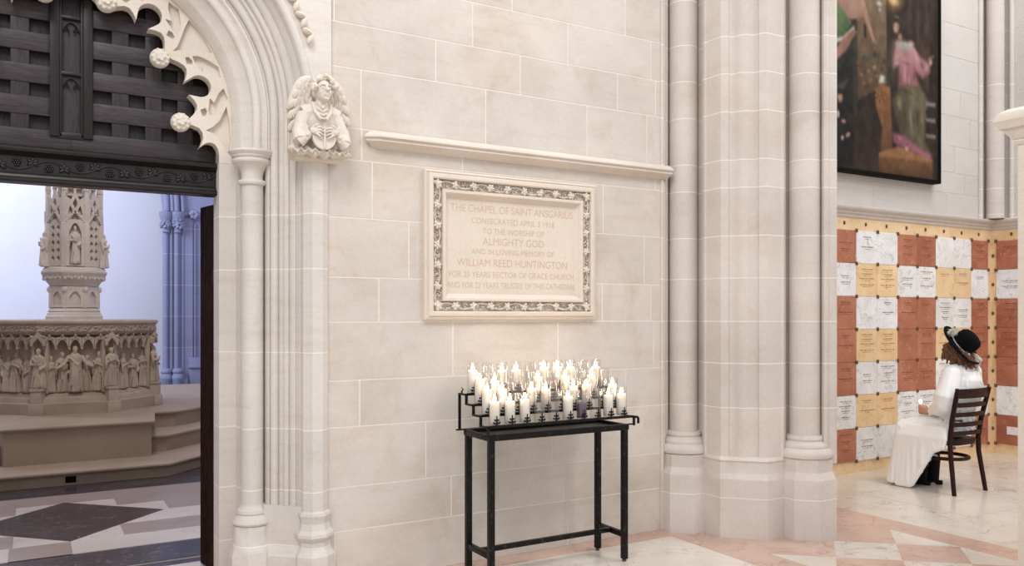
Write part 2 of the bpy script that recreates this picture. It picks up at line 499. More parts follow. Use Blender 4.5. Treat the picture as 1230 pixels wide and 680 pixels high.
# niche wall: yellow marble dado below, grey ashlar above, cap rail between
ZR = 2.455
GZ = [ZR + 0.1, 2.80, 3.02, 3.30, 3.62, 3.9, 4.25, 4.6, 5.0, 5.5, 6.0, 6.8]
mb, t = ashlar('wall_right', 'grey_ashlar', lambda u, z, w: (u, 5.15 - w, z), 4.6, 9.13, GZ, {0: [7.1, 8.3], 1: [7.6, 8.62], 2: [8.45], 3: [8.3, 8.72], 4: [8.55]}, seed=9, tv=0.05, jw=0.006)
mb.mi = 1
mb.box((6.865, 5.35, 3.4), (4.53, 0.398, 6.8))
finish_ashlar(mb, t, 'wall_right', ['grey_ashlar', 'mortar'])
mb, t = ashlar('wall_end', 'grey_ashlar', lambda u, z, w: (9.13 - w, u, z), 2.0, 5.15, GZ, {}, seed=12, tv=0.07, jw=0.006, length=(0.25, 0.7))
mb.mi = 1
mb.box((9.33, 3.6, 3.4), (0.398, 3.3, 6.8))
finish_ashlar(mb, t, 'wall_end', ['grey_ashlar', 'mortar'])
mb = MB(); mb.box((6.87, 5.138, ZR / 2), (4.52, 0.02, ZR)); struct(mb.obj('trim_1', 'siena'))
mb = MB(); mb.box((9.118, 3.58, ZR / 2), (0.02, 3.116, ZR)); struct(mb.obj('trim_2', 'siena'))
# cap rail, mitred in the corner
rail = [(0.0, -0.015), (0.03, -0.012), (0.038, 0.0), (0.03, 0.012), (0.05, 0.03), (0.052, 0.045), (0.075, 0.06), (0.085, 0.078), (0.085, 0.095), (0.0, 0.115)]
mb = MB()
mb.loft([[(4.6, 5.15 - d, ZR + z) for d, z in rail], [(9.13 - d, 5.15 - d, ZR + z) for d, z in rail], [(9.13 - d, 2.0, ZR + z) for d, z in rail]], closed=False)
struct(mb.obj('trim_3', 'grey_shaft'))
# string course over the tablet, with a returned left end
sc = [(0.0, 2.563), (0.035, 2.556), (0.075, 2.528), (0.078, 2.516), (0.062, 2.508), (0.066, 2.494), (0.052, 2.484), (0.03, 2.478), (0.012, 2.462), (0.0, 2.46)]
mb = MB()
def scx(d): return 1.613 + (0.08 - d) * 0.55
mb.loft([[(1.66, 4.452, z) for d, z in sc], [(1.613 + 0.06 * (1 - d / 0.078) , 4.45 - d * 0.45, 2.51 + (z - 2.51) * 0.85) for d, z in sc], [(1.70, 4.45 - d, z) for d, z in sc], [(3.86, 4.45 - d, z) for d, z in sc], [(3.86, 4.46, z) for d, z in sc]], closed=True)
struct(mb.obj('trim_4', 'trim'))

# floors
mb = MB()
mb.mi = 0; mb.box((1.0, -7.465, -0.05), (34.0, 25.07, 0.1)); mb.box((6.9, 5.165, -0.05), (5.9, 0.19, 0.1))
def slab(poly, mi, z=0.002): mb.prism(poly, -0.01, z, mi=mi)
slab([(-2, 5.06), (-2, 4.285), (3.76, 4.285), (3.76, -2), (5.455, -2), (5.455, 5.06)], 1)
slab([(-1.5, 4.27), (-1.5, 2.9), (2.1, 2.9), (2.1, 4.27)], 0, 0.003)
slab([(2.106, 4.27), (2.106, 2.9), (3.745, 2.9), (3.745, 4.27)], 0, 0.003)
slab([(2.106, 2.894), (2.106, 1.4), (3.745, 1.4), (3.745, 2.894)], 0, 0.003)
for kk in range(6):
    cy = 3.385 - 0.505 * kk; hx, hy = 0.297, 0.25
    slab([(4.603 - hx, cy), (4.603, cy - hy), (4.603 + hx, cy), (4.603, cy + hy)], 2 if kk % 2 == 0 else 0, 0.003)
    slab([(5.192, cy - hy), (5.192, cy + hy), (4.903, cy)], 0, 0.003)
    slab([(4.012, cy + hy), (4.012, cy - hy), (4.303, cy)], 0, 0.003)
for y in (2.6, 3.55, 4.5):                            # slab joints
    slab([(5.46, y), (9.1, y), (9.1, y + 0.004), (5.46, y + 0.004)], 3, 0.001)
for x, ya, yb in ((6.5, 2.6, 3.55), (7.75, 2.6, 3.55), (6.05, 3.55, 4.5), (7.3, 3.55, 4.5), (8.4, 3.55, 4.5), (6.6, 4.5, 5.12), (7.9, 4.5, 5.12)):
    slab([(x, ya), (x + 0.004, ya), (x + 0.004, yb), (x, yb)], 3, 0.001)
for x in (4.35, 4.9):
    slab([(x, 3.66), (x + 0.003, 3.66), (x + 0.003, 4.2), (x, 4.2)], 3, 0.003)
slab([(5.195, 2.4), (5.455, 2.4), (5.455, 2.404), (5.195, 2.404)], 3, 0.003)
slab([(5.193, -2), (5.197, -2), (5.197, 3.66), (5.193, 3.66)], 3, 0.003)
struct(mb.obj('floor', ['floor_white', 'floor_pink', 'floor_veined', 'floor_joint'], smooth=False))

mb = MB()
mb.box((-0.6, 11.4, -0.052), (8.4, 12.68, 0.1), mi=2)
slab([(-4, 5.4), (2.9, 5.4), (2.9, 5.42), (-4, 5.42)], 1, 0.001)
for px in (-1, 0, 1):                                 # three bays of the inlaid pattern, the diamond bay on the axis
    ox = 0.215 + px * 2.1
    A = lambda x0, x1, y0, y1, mi, z=0.001: slab([(ox + x0, y0), (ox + x1, y0), (ox + x1, y1), (ox + x0, y1)], mi, z)
    A(-1.05, 1.05, 5.862, 7.83, 0)
    A(-1.05, 1.05, 7.48, 7.83, 1, 0.002)
    A(-0.35, 0.0, 5.862, 6.19, 1, 0.002); A(0.325, 1.05, 6.20, 6.53, 1, 0.002)
    A(-1.05, -0.33, 6.20, 6.53, 1, 0.002); A(-1.05, -0.33, 7.2, 7.48, 1, 0.002); A(0.36, 0.70, 7.2, 7.48, 1, 0.002)
    A(0.70, 1.05, 6.86, 7.48, 1, 0.0016)
    A(0.68, 1.05, 6.54, 6.87, 0, 0.002)
    slab([(ox - 0.655, 6.85), (ox, 6.195), (ox + 0.66, 6.86), (ox, 7.505)], 2, 0.003)
    A(-1.0, 1.0, 5.43, 5.45, 2, 0.001)
for px in (-1, 0, 1, 2):
    slab([(px * 2.1 - 0.85, 5.862), (px * 2.1 - 0.82, 5.862), (px * 2.1 - 0.82, 7.83), (px * 2.1 - 0.85, 7.83)], 2, 0.0035) if px != 1 else None
slab([(-4, 5.07), (2.9, 5.07), (2.9, 5.30), (-4, 5.30)], 0, 0.001)
struct(mb.obj('floor_chapel', ['cf_white', 'cf_grey', 'cf_black'], smooth=False))

# chapel shell
mb = MB(); mb.box((-0.6, 17.95, 4.0), (9.2, 0.2, 8.0)); struct(mb.obj('wall_chapel_back', 'chapel_wall'))
mb = MB(); mb.box((-4.9, 11.5, 4.0), (0.2, 13.1, 8.0)); struct(mb.obj('wall_chapel_left', 'chapel_wall'))
mb = MB(); mb.box((3.9, 11.5, 4.0), (0.2, 13.1, 8.0)); struct(mb.obj('wall_chapel_right', 'chapel_wall'))
mb = MB(); mb.box((-0.5, 11.5, 8.05), (9.0, 13.1, 0.1)); struct(mb.obj('ceiling_chapel', 'chapel_wall'))

# ---------------------------------------------------------------- stone portal
portal = thing('stone_portal', 'carved limestone doorway arch with cusped tracery around the dark oak screen', 'doorway', (AX, 4.8, 0))
def sweep(prof, z0, n=64, full=True):
    """profile of (x, y) run up the right jamb, round the arch and down the left jamb"""
    rings = []
    if full: rings.append([(x, y, z0) for x, y in prof])
    for i in range(n + 1):
        t = PI * i / n
        rings.append([(AX + (x - AX) * math.cos(t), y, AZ + (x - AX) * math.sin(t)) for x, y in prof])
    if full: rings.append([(2 * AX - x, y, z0) for x, y in prof])
    m = MB(); m.loft(rings, closed=False); return m
def roll(cx, cy, r, a0, a1, n=7): return [(cx + r * math.cos(math.radians(a0 + (a1 - a0) * i / n)), cy + r * math.sin(math.radians(a0 + (a1 - a0) * i / n))) for i in range(n + 1)]
prof = [(1.12, 4.78), (1.12, 4.625), (1.126, 4.612), (1.135, 4.612), (1.137, 4.622)] + roll(1.157, 4.592, 0.022, 160, 330) + [(1.176, 4.585), (1.182, 4.567)] \
    + [(1.196, 4.566)] + roll(1.212, 4.548, 0.016, 150, 330) + [(1.225, 4.535), (1.236, 4.512), (1.249, 4.505), (1.251, 4.513), (1.262, 4.512), (1.268, 4.478), (1.30, 4.448), (1.32, 4.47)]
sweep(prof, 0.45).obj('jamb_moulding', 'portal', portal, angle=50)
inner = [(0.99, 4.84), (0.968, 4.80), (0.966, 4.775), (0.974, 4.765), (0.976, 4.745), (0.988, 4.73), (0.994, 4.705), (1.0, 4.70), (1.045, 4.655), (1.048, 4.645)] + roll(1.072, 4.640, 0.024, 180, 340) \
    + [(1.098, 4.632), (1.108, 4.612), (1.122, 4.612), (1.13, 4.70)]
for s in (1, -1):                                     # slim bead in the angle behind the nook shaft
    mb = MB(); mb.tube([(AX + s * (1.108 - AX), 4.722, 0.20), (AX + s * (1.108 - AX), 4.722, 2.40)], 0.017, 10); mb.obj('bead', 'portal', portal)
sweep(inner, 2.40).obj('inner_arch', 'arch', portal, angle=50)
hood = [(1.285, 4.46), (1.282, 4.405), (1.29, 4.392), (1.312, 4.388), (1.322, 4.40), (1.332, 4.428), (1.345, 4.43), (1.35, 4.47)]
sweep(hood, 2.35, 64).obj('hood_moulding', 'arch', portal, angle=50)
mb = MB()                                            # little leaves carved along the hood
for i in range(64):
    t = math.radians(20 + i * 140 / 63); rr = 1.182
    mb.ball((AX + rr * math.cos(t), 4.405, AZ + rr * math.sin(t)), (0.030, 0.022, 0.016), (0, -t + (0.8 if i % 2 else -0.8), 0), 10)
mb.obj('hood_leaves', 'carved', portal)
# flat field framing the arch above the springing
mb = MB()
o = [(AX + 1.14 * math.cos(PI * i / 40), AZ + 1.14 * math.sin(PI * i / 40)) for i in range(41)]
mb.prism([(AX + 1.1358, AZ + 0.1), (1.425, AZ + 0.1), (1.425, 6.8), (-1.045, 6.8), (-1.045, AZ + 0.1), (AX - 1.1358, AZ + 0.1)] + [p for p in reversed(o) if p[1] > AZ + 0.1], 4.425, 4.449, XZ)
mb.obj('spandrel_field', 'arch', portal, angle=30)
# plain jamb plinths
for s in (1, -1):
    mb = MB()
    fx = lambda x: AX + s * (x - AX)
    poly = [(1.10, 4.80), (1.10, 4.60), (1.15, 4.575), (1.25, 4.475), (1.30, 4.43), (1.32, 4.47), (1.25, 4.8)]
    mb.prism([(fx(a), b) for a, b in poly], 0.0, 0.455)
    lo = [(1.06, 4.82), (1.06, 4.60), (1.13, 4.545), (1.25, 4.43), (1.29, 4.40), (1.32, 4.47), (1.25, 4.8)]
    mb.loft([[(fx(a), b, z) for a, b in lo] for z in (0.0, 0.185)] + [[(fx(a), b, 0.235) for a, b in poly]])
    mb.obj('jamb_plinth', 'portal', portal, angle=25)
for s in (1, -1):
    mb = MB()
    fx = lambda x: AX + s * (x - AX)
    mb.box((fx(0.985), 4.878, 1.21), (0.17, 0.156, 2.42))
    mb.box((fx(1.06), 4.80, 1.2), (0.14, 0.12, 2.4))
    mb.obj('reveal', 'portal', portal)

def nook_shaft(x, y):
    m = MB()
    m.lathe([(0.060, 0.42), (0.060, 2.235)], (x, y), 28)
    o = m.obj('nook_shaft', 'portal', portal)
    m = MB()
    m.lathe([(0.058, 2.226), (0.072, 2.229), (0.076, 2.240), (0.072, 2.252), (0.058, 2.256), (0.057, 2.275), (0.062, 2.30), (0.074, 2.325), (0.092, 2.342), (0.104, 2.347), (0.108, 2.356), (0.104, 2.366),
             (0.100, 2.368), (0.102, 2.374), (0.111, 2.378), (0.113, 2.387), (0.120, 2.392), (0.128, 2.403), (0.126, 2.414), (0.09, 2.42)], (x, y), 32)
    m.obj('capital', 'arch', o)
    m = MB()
    m.lathe([(0.062, 0.46), (0.066, 0.445), (0.082, 0.432), (0.084, 0.415), (0.078, 0.407), (0.088, 0.395), (0.104, 0.375), (0.106, 0.362), (0.098, 0.350), (0.088, 0.347)], (x, y), 32)
    m.lathe([(0.104, 0.347), (0.104, 0.24), (0.108, 0.235), (0.126, 0.195), (0.126, 0.0)], (x, y), 8, PI / 8)
    m.obj('shaft_base', 'portal', o)
nook_shaft(1.052, 4.668); nook_shaft(2 * AX - 1.052, 4.668)

def half_octagon_pilaster(cx):
    m = MB(); c = (cx, 4.455)
    m.lathe([(0.074, 0.30), (0.074, 2.40)], c, 8, PI / 8)
    o = m.obj('angel_shaft', 'portal', portal, angle=20)
    m = MB()
    m.lathe([(0.074, 0.435), (0.088, 0.428), (0.093, 0.412), (0.086, 0.395), (0.083, 0.37), (0.092, 0.335), (0.108, 0.315), (0.110, 0.298), (0.098, 0.280), (0.088, 0.272), (0.088, 0.235), (0.112, 0.195), (0.112, 0.0)], c, 8, PI / 8)
    m.obj('shaft_base', 'portal', o, angle=15)
half_octagon_pilaster(1.337); half_octagon_pilaster(2 * AX - 1.337)

# cusped tracery plate
def pol(r, deg): return (AX + r * math.cos(math.radians(deg)), AZ + r * math.sin(math.radians(deg)))
BOSS = [-4.2, 36.5, 75.5, 104.5, 143.5, 184.2]
BR = [0.508, 0.500, 0.568, 0.568, 0.500, 0.508]
def seg(a, b):
    w = b - a; f = w / 39.8
    P = [(0.548, 0), (0.552, 3), (0.575, 5.6), (0.594, 8.2), (0.598, 10.6), (0.586, 13.2), (0.570, 15.4), (0.563, 16.3)]
    out = [pol(r, a + d * f) for r, d in P]
    if w > 35:
        cx, cz = pol(0.633, a + w / 2); d0 = math.radians(a + w / 2)
        for i in range(15):
            t = math.radians(-118 + 236 * i / 14)
            out.append((cx + 0.060 * math.cos(d0 + t), cz + 0.060 * math.sin(d0 + t)))
    else:
        out = [pol(0.548, a), pol(0.56, a + 4), pol(0.60, a + 9), pol(0.57, a + 13), pol(0.63, a + 15)][:-1]
        out.append(pol(0.60, a + w / 2))
        return out + [pol(r, b - d) for r, d in ((0.57, 13), (0.60, 9), (0.56, 4))]
    out += [pol(r, b - d * f) for r, d in reversed(P)]
    return out[:-1]
edge = [(0.90, 2.36), (0.90, 2.41), (0.893, 2.44), (0.878, 2.462), (0.856, 2.47), (0.832, 2.465), (0.814, 2.452), (0.797, 2.436), (0.808, 2.458), (0.816, 2.488), (0.812, 2.520), (0.795, 2.543), (0.765, 2.553)]
path = list(edge)
for a, b in zip(BOSS[:-1], BOSS[1:]): path += seg(a, b)
path += [(2 * AX - x, z) for x, z in reversed(edge)]
outer_arc = [pol(0.80, 180 * i / 60) for i in range(61)]
outline = path + [(AX - 0.80, 2.36)] + list(reversed(outer_arc)) + [(AX + 0.80, 2.36)]
holes = []
def blob(pts): holes.append(pts)
for a, b in zip(BOSS[:-1], BOSS[1:]):
    if b - a < 35: continue
    m = (a + b) / 2; f = (b - a) / 39.8
    for s in (-1, 1):
        h = [(0.655, 11.5), (0.672, 6.0), (0.690, 8.2), (0.725, 4.0), (0.757, 2.2), (0.768, 6.5), (0.742, 9.0), (0.715, 11.5), (0.69, 13.2), (0.662, 14.2)]
        pts = [pol(r, m + s * d * f) for r, d in h]
        blob(pts)
        h = [(0.612, 11.6), (0.640, 10.6), (0.648, 12.2), (0.640, 14.5), (0.622, 14.8)]
        blob([pol(r, m + s * d * f) for r, d in h])
for bb in BOSS[1:-1]:
    h = [(0.585, 0), (0.62, -1.3), (0.665, -4.2), (0.715, -7.4), (0.768, -9.5), (0.772, -4), (0.774, 0), (0.772, 4), (0.768, 9.5), (0.715, 7.4), (0.665, 4.2), (0.62, 1.3)]
    blob([pol(r, bb + d * 0.8) for r, d in h])
for s in (1, -1):
    fx = lambda x: AX + s * (x - AX)
    blob([(fx(x), z) for x, z in ((0.83, 2.535), (0.86, 2.525), (0.895, 2.50), (0.925, 2.46), (0.955, 2.40), (0.962, 2.50), (0.955, 2.60), (0.94, 2.68), (0.905, 2.60), (0.87, 2.56))])
mb = MB()
mb.prism(outline, 4.826, 4.875, XZ)
tr = mb.obj('cusped_tracery', 'carved', portal, smooth=False)
mb = MB()
mb.prism(outline, 4.798, 4.828, XZ, holes)
fm = mb.obj('tracery_face', 'carved', tr, smooth=False)
bv = fm.modifiers.new('edge', 'BEVEL'); bv.width = 0.006; bv.segments = 2; bv.limit_method = 'ANGLE'; bv.angle_limit = math.radians(50)
for i, a in enumerate(BOSS):
    x, z = pol(BR[i], a); m = MB()
    R = Matrix.Translation((x, 4.800, z)) @ Matrix.Rotation(PI / 2, 4, 'X')
    m.lathe([(0.0, 0.052), (0.016, 0.051), (0.022, 0.046), (0.024, 0.040), (0.030, 0.040), (0.040, 0.034), (0.049, 0.018), (0.051, 0.0), (0.049, -0.02), (0.036, -0.03)], (0, 0), 28, m=R)
    for q in range(10):
        t = 2 * PI * q / 10
        m.ball((x + 0.038 * math.cos(t), 4.768, z + 0.038 * math.sin(t)), (0.010, 0.008, 0.010), None, 8)
    for q in range(5):
        t = 2 * PI * q / 5
        m.ball((x + 0.016 * math.cos(t), 4.752, z + 0.016 * math.sin(t)), (0.011, 0.006, 0.011), None, 8)
    m.obj('rosette_boss', 'carved', tr)

# ---------------------------------------------------------------- oak screen filling the arch head
screen = thing('oak_screen', 'dark carved oak lattice screen filling the arch head above the open doorway', 'screen', (AX, 4.93, 2.2))
def disc_clip(poly, r=0.86): return poly
mb = MB()
back = [(AX + 0.88 * math.cos(PI * i / 40), AZ + 0.88 * math.sin(PI * i / 40)) for i in range(41)]
mb.prism([(AX + 0.88, 2.36)] + back + [(AX - 0.88, 2.36)], 4.945, 4.965, XZ)
mb.obj('back_panel', 'oak_dark', screen)
AXS = 0.174
def half_h(x): return AZ + math.sqrt(max(0.0, 0.875 ** 2 - (x - AX) ** 2))
mb = MB()
for s in (1, -1):
    for i in range(-1, 5):
        x = AXS + s * (0.399 + 0.1655 * i); w = 0.083
        if abs(x - AX) > 0.86: continue
        top = half_h(x + s * w / 2) if abs(x + s * w / 2 - AX) < 0.87 else 2.8
        mb.box((x, 4.918, (2.36 + top) / 2), (w, 0.02, top - 2.36), bev=0.003)
mb.obj('lattice_stiles', 'oak_z', screen)
mb = MB()
zz = [2.418] + [2.589 + 0.1655 * i for i in range(6)]
for i, z in enumerate(zz):
    h = 0.10 if i == 0 else 0.094
    half = math.sqrt(max(0, 0.872 ** 2 - max(0, z + h / 2 - AZ) ** 2))
    if half < 0.15: continue
    for s in (1, -1):
        x0, x1 = AXS + (0.055 if i else 0.0), AX + half
        mb.box((AXS + s * ((x0 + x1) / 2 - AXS), 4.914, z), (x1 - x0, 0.022, h), bev=0.003)
mb.obj('lattice_rails', 'oak_x', screen)
# central mullion with two blind gothic panels
mb = MB(); top = 3.46
for s in (1, -1):
    mb.box((AXS + s * 0.078, 4.908, (2.44 + top) / 2), (0.044, 0.04, top - 2.44), bev=0.004)
    mb.box((AXS + s * 0.050, 4.912, (2.44 + top) / 2), (0.014, 0.03, top - 2.44), bev=0.004)
mb.box((AXS, 4.912, 2.448), (0.12, 0.03, 0.03), bev=0.004)
mul = mb.obj('mullion_frame', 'oak_lintel', screen)
mb = MB(); mb.box((AXS, 4.936, (2.44 + top) / 2), (0.11, 0.012, top - 2.44)); mb.obj('mullion_panel', 'oak_z', mul)
mb = MB()
for zb, zt in ((2.46, 2.765), (2.79, 3.06), (3.085, 3.36)):
    w = 0.043; pts = []
    for i in range(9): pts.append((AXS - w + i / 8 * w, zt - 0.055 + 0.045 * math.sin(i / 8 * PI / 2)))
    arch = pts + [(2 * AXS - x, z) for x, z in reversed(pts)]
    mb.prism(arch + [(AXS + w, zt + 0.005), (AXS - w, zt + 0.005)], 4.915, 4.932, XZ)
    for s in (1, -1):
        mb.tube([(AXS + s * w * 0.95, 4.918, zt - 0.055), (AXS + s * w * 0.5, 4.915, zt - 0.035), (AXS + s * 0.012, 4.915, zt - 0.062)], 0.005, 6)
        mb.tube([(AXS + s * w, 4.92, zb), (AXS + s * w, 4.92, zt - 0.05)], 0.005, 6)
    mb.box((AXS, 4.912, zt + 0.012), (0.1, 0.03, 0.016), bev=0.004)
mb.obj('blind_tracery', 'oak_lintel', mul)
# lintel beam with a vine frieze
lint = [(4.96, 2.185), (4.86, 2.185), (4.852, 2.192), (4.852, 2.206), (4.864, 2.212), (4.868, 2.224), (4.878, 2.228), (4.884, 2.236), (4.884, 2.318), (4.872, 2.326), (4.862, 2.334), (4.850, 2.340), (4.846, 2.352), (4.852, 2.362), (4.872, 2.370), (4.89, 2.376), (4.96, 2.38)]
mb = MB(); mb.loft([[(x, y, z) for y, z in lint] for x in (AX - 0.745, AX + 0.738)])
lo = mb.obj('lintel_beam', 'oak_lintel', screen, angle=25)
mb = MB(); x0, x1 = AX - 0.72, AX + 0.72
n = 120; L = 0.285
mb.tube([(x0 + (x1 - x0) * i / n, 4.880, 2.277 + 0.024 * math.sin(2 * PI * (x0 + (x1 - x0) * i / n) / L)) for i in range(n + 1)], 0.0035, 6)
q = 0
x = x0 + 0.03
while x < x1 - 0.02:
    ph = math.sin(2 * PI * x / L); s = -1 if ph > 0 else 1
    if q % 2 == 0:
        for i in range(4):
            for j in range((3, 4, 3, 2)[i]): mb.ball((x + (j - ((3, 4, 3, 2)[i] - 1) / 2) * 0.0105, 4.879, 2.277 + s * (0.026 - i * 0.0105)), 0.0066, None, 7)
    else:
        for a in (-60, 0, 60, 120, 240):
            t = math.radians(a + 90)
            mb.ball((x + 0.014 * math.cos(t), 4.881, 2.277 + s * 0.012 + 0.014 * math.sin(t)), (0.016, 0.007, 0.009), (0, -t, 0), 8)
    q += 1; x += L / 4
mb.obj('vine_carving', 'oak_lintel', lo)

# folded oak door against the right jamb
door = thing('oak_door', 'dark brown oak door folded back against the right jamb of the doorway', 'door', (0.92, 4.97, 0))
mb = MB()
a, b = Vector((0.925, 4.985, 0)), Vector((0.872, 5.225, 0)); d = (b - a).normalized(); nrm = Vector((d.y, -d.x, 0))
mb.loft([[(p.x, p.y, z) for p in (a, b, b + nrm * 0.045, a + nrm * 0.045)] for z in (0.012, 2.155)])
dl = mb.obj('door_leaf', 'oak_door', door)
for z in (0.62, 1.74):
    m = MB(); c = a + nrm * -0.004 + d * 0.012
    m.box((c.x, c.y, z), (0.022, 0.035, 0.085), (0, 0, math.atan2(d.y, d.x) - PI / 2), bev=0.004)
    m.tube([(a.x - 0.004, a.y - 0.012, z - 0.045), (a.x - 0.004, a.y - 0.012, z + 0.045)], 0.008, 8)
    m.obj('hinge', 'iron_black', door)
# ---------------------------------------------------------------- angel corbel
angel = thing('angel_corbel', 'carved stone angel with curly hair and wings holding a shield, beside the arch', 'carving', (1.335, 4.40, 2.34))
AC = 1.333
def hand(m, p, dx, s=1.0, up=0.0):
    """carved hand lying on the shield: palm, four fingers, thumb; dx = +1 fingers point to +x"""
    p = Vector(p)
    m.ball(p, (0.024 * s, 0.012 * s, 0.021 * s), (0, 0.35 * dx, 0), 12)
    for i, ln in enumerate((0.040, 0.046, 0.043, 0.034)):
        z = 0.017 - 0.0115 * i
        b = p + Vector((dx * 0.012, -0.004, z)) * s
        k1 = b + Vector((dx * ln * 0.5, -0.007, 0.003 - 0.005 * i + up)) * s
        k2 = b + Vector((dx * ln, 0.002, -0.002 - 0.007 * i + up)) * s
        m.tube([b, k1, k2], [0.0062 * s, 0.0058 * s, 0.0045 * s], 8)
    m.tube([p + Vector((-dx * 0.006, -0.004, 0.016)) * s, p + Vector((dx * 0.008, -0.010, 0.030)) * s, p + Vector((dx * 0.024, -0.006, 0.036)) * s], [0.0065 * s, 0.006 * s, 0.0045 * s], 8)
mb = MB()
# block behind, torso, shoulders
mb.box((AC, 4.40, 2.53), (0.30, 0.07, 0.34), bev=0.02)
mb.ball((AC, 4.345, 2.545), (0.105, 0.062, 0.105))
mb.tube([(AC - 0.09, 4.345, 2.575), (AC, 4.34, 2.615), (AC + 0.095, 4.345, 2.575)], [0.05, 0.052, 0.05], 12)
mb.tube([(AC, 4.325, 2.62), (AC + 0.004, 4.312, 2.67)], [0.034, 0.031], 12)
# head and face
H = Vector((AC + 0.006, 4.296, 2.705))
mb.ball(H, (0.046, 0.052, 0.060))
mb.ball(H + Vector((0.002, -0.020, -0.030)), (0.033, 0.032, 0.032))
mb.tube([H + Vector((0.004, -0.050, 0.014)), H + Vector((0.006, -0.068, -0.014))], [0.0065, 0.0105], 8)
for s in (-1, 1):
    mb.tube([H + Vector((0.004 + s * 0.006, -0.054, 0.020)), H + Vector((0.004 + s * 0.022, -0.050, 0.023)), H + Vector((0.004 + s * 0.034, -0.039, 0.014))], 0.0045, 6)
    mb.ball(H + Vector((0.004 + s * 0.019, -0.046, 0.006)), (0.0085, 0.006, 0.0055))
    mb.ball(H + Vector((0.003 + s * 0.022, -0.036, -0.016)), (0.012, 0.010, 0.013))
mb.ball(H + Vector((0.005, -0.055, -0.029)), (0.014, 0.009, 0.0042))
mb.ball(H + Vector((0.005, -0.053, -0.037)), (0.012, 0.009, 0.0045))
mb.ball(H + Vector((0.004, -0.048, -0.052)), (0.014, 0.012, 0.010))
# robe folds at the neck and breast
for i in range(4):
    w = 0.03 + 0.016 * i; z = 2.628 - 0.020 * i
    mb.tube([(AC - w, 4.295 + 0.006 * i, z + 0.010), (AC, 4.285 - 0.003 * i, z - 0.018), (AC + w, 4.295 + 0.006 * i, z + 0.010)], 0.0065, 8)
for s in (-1, 1):
    mb.tube([(AC + s * 0.05, 4.305, 2.64), (AC + s * 0.04, 4.278, 2.58), (AC + s * 0.012, 4.268, 2.545)], 0.010, 8)
    for i in range(3):
        mb.tube([(AC + s * (0.10 + 0.012 * i), 4.325, 2.575 - 0.018 * i), (AC + s * (0.125 - 0.005 * i), 4.30, 2.535 - 0.02 * i), (AC + s * 0.075, 4.285, 2.50 - 0.012 * i)], 0.007, 8)
    # upper arm, bell sleeve, forearm
    mb.tube([(AC + s * 0.085, 4.335, 2.575), (AC + s * 0.122, 4.310, 2.47), (AC + s * 0.118, 4.285, 2.425)], [0.040, 0.036, 0.040], 12)
    mb.tube([(AC + s * 0.125, 4.29, 2.42), (AC + s * 0.085, 4.270, 2.455), (AC + s * 0.070, 4.262, 2.470)], [0.034, 0.022, 0.017], 12)
    for i in range(7):
        t = i / 6 * 2 * PI
        mb.ball((AC + s * 0.088 + 0.006 * math.cos(t), 4.270 + 0.020 * math.cos(t), 2.452 + 0.024 * math.sin(t)), 0.0075, None, 8)
# rolled cloud of drapery along the bottom
rr = random.Random(3)
for i in range(17):
    x = AC - 0.150 + 0.300 * i / 16
    mb.ball((x, 4.315 + 0.03 * abs(i / 8 - 1), 2.372 + 0.012 * math.sin(i * 1.9) + 0.018 * abs(i / 8 - 1)), (0.022, 0.036, 0.020), (0, rr.uniform(-.6, .6), rr.uniform(-.5, .5)), 10)
    if i % 2: mb.tube([(x - 0.02, 4.285 + 0.03 * abs(i / 8 - 1), 2.395), (x, 4.272 + 0.03 * abs(i / 8 - 1), 2.368), (x + 0.018, 4.285 + 0.03 * abs(i / 8 - 1), 2.392)], 0.007, 8)
mb.box((AC, 4.40, 2.37), (0.27, 0.08, 0.06), bev=0.015)
remeshed(mb, 'body', 'carved', angel, 0.0028, 1)
mb = MB()                                            # curls
for i in range(46):
    t = rr.uniform(-0.35, PI + 0.35); ring = rr.choice((0.047, 0.054, 0.060))
    mb.ball(H + Vector((ring * math.cos(t) * 1.05, -0.022 + rr.uniform(-0.018, 0.030), 0.014 + ring * math.sin(t) * 0.98)), rr.uniform(0.010, 0.0150), None, 8)
remeshed(mb, 'hair', 'carved', angel, 0.0028, 0)
for s in (-1, 1):                                    # wings: layered feathers over a shoulder arc
    mb = MB()
    def wp(u):
        """u 0 at the shoulder .. 1 at the outer tip of the wing"""
        return Vector((AC + s * (0.050 + 0.112 * u ** 0.8), 4.345 + 0.012 * u, 2.775 - 0.012 * u - 0.165 * u ** 2.2))
    mb.tube([wp(u / 10) for u in range(11)], [0.015 + 0.006 * math.sin(PI * u / 10) for u in range(11)], 10)
    for r in range(5):
        nf = (5, 5, 4, 4, 3)[r]
        for i in range(nf):
            u = (i + 0.35 + 0.4 * (r % 2)) / nf
            a = wp(min(1.02, u)) + Vector((-s * 0.004 * r, 0.0, -0.006 - 0.027 * r))
            ln = 0.026 + 0.004 * r
            mb.ball(a + Vector((s * 0.002, -0.020 + 0.005 * r, -ln * 0.5)), (0.0165, 0.0075, ln), (0.28, s * (-0.15 - 0.35 * u), 0), 12)
            mb.tube([a + Vector((s * 0.001, -0.027 + 0.005 * r, 0.0)), a + Vector((s * 0.004, -0.031 + 0.005 * r, -ln * 1.2))], 0.002, 5)
    mb.tube([wp(0.2) + Vector((0, 0.03, -0.02)), wp(0.5) + Vector((0, 0.03, -0.08)), wp(0.6) + Vector((0, 0.03, -0.16))], [0.03, 0.045, 0.04], 10)
    for i in range(6):                               # long pinions
        u = i / 5
        a = Vector((AC + s * (0.105 + 0.060 * u), 4.385, 2.62 - 0.03 * u))
        mb.tube([a, a + Vector((s * 0.004, -0.010, -0.12)), a + Vector((0, 0.0, -0.24 + 0.02 * u))], [0.012, 0.0115, 0.007], 8)
    mb.obj('wing', 'carved', angel)
mb = MB()                                            # pointed shield
pts = []
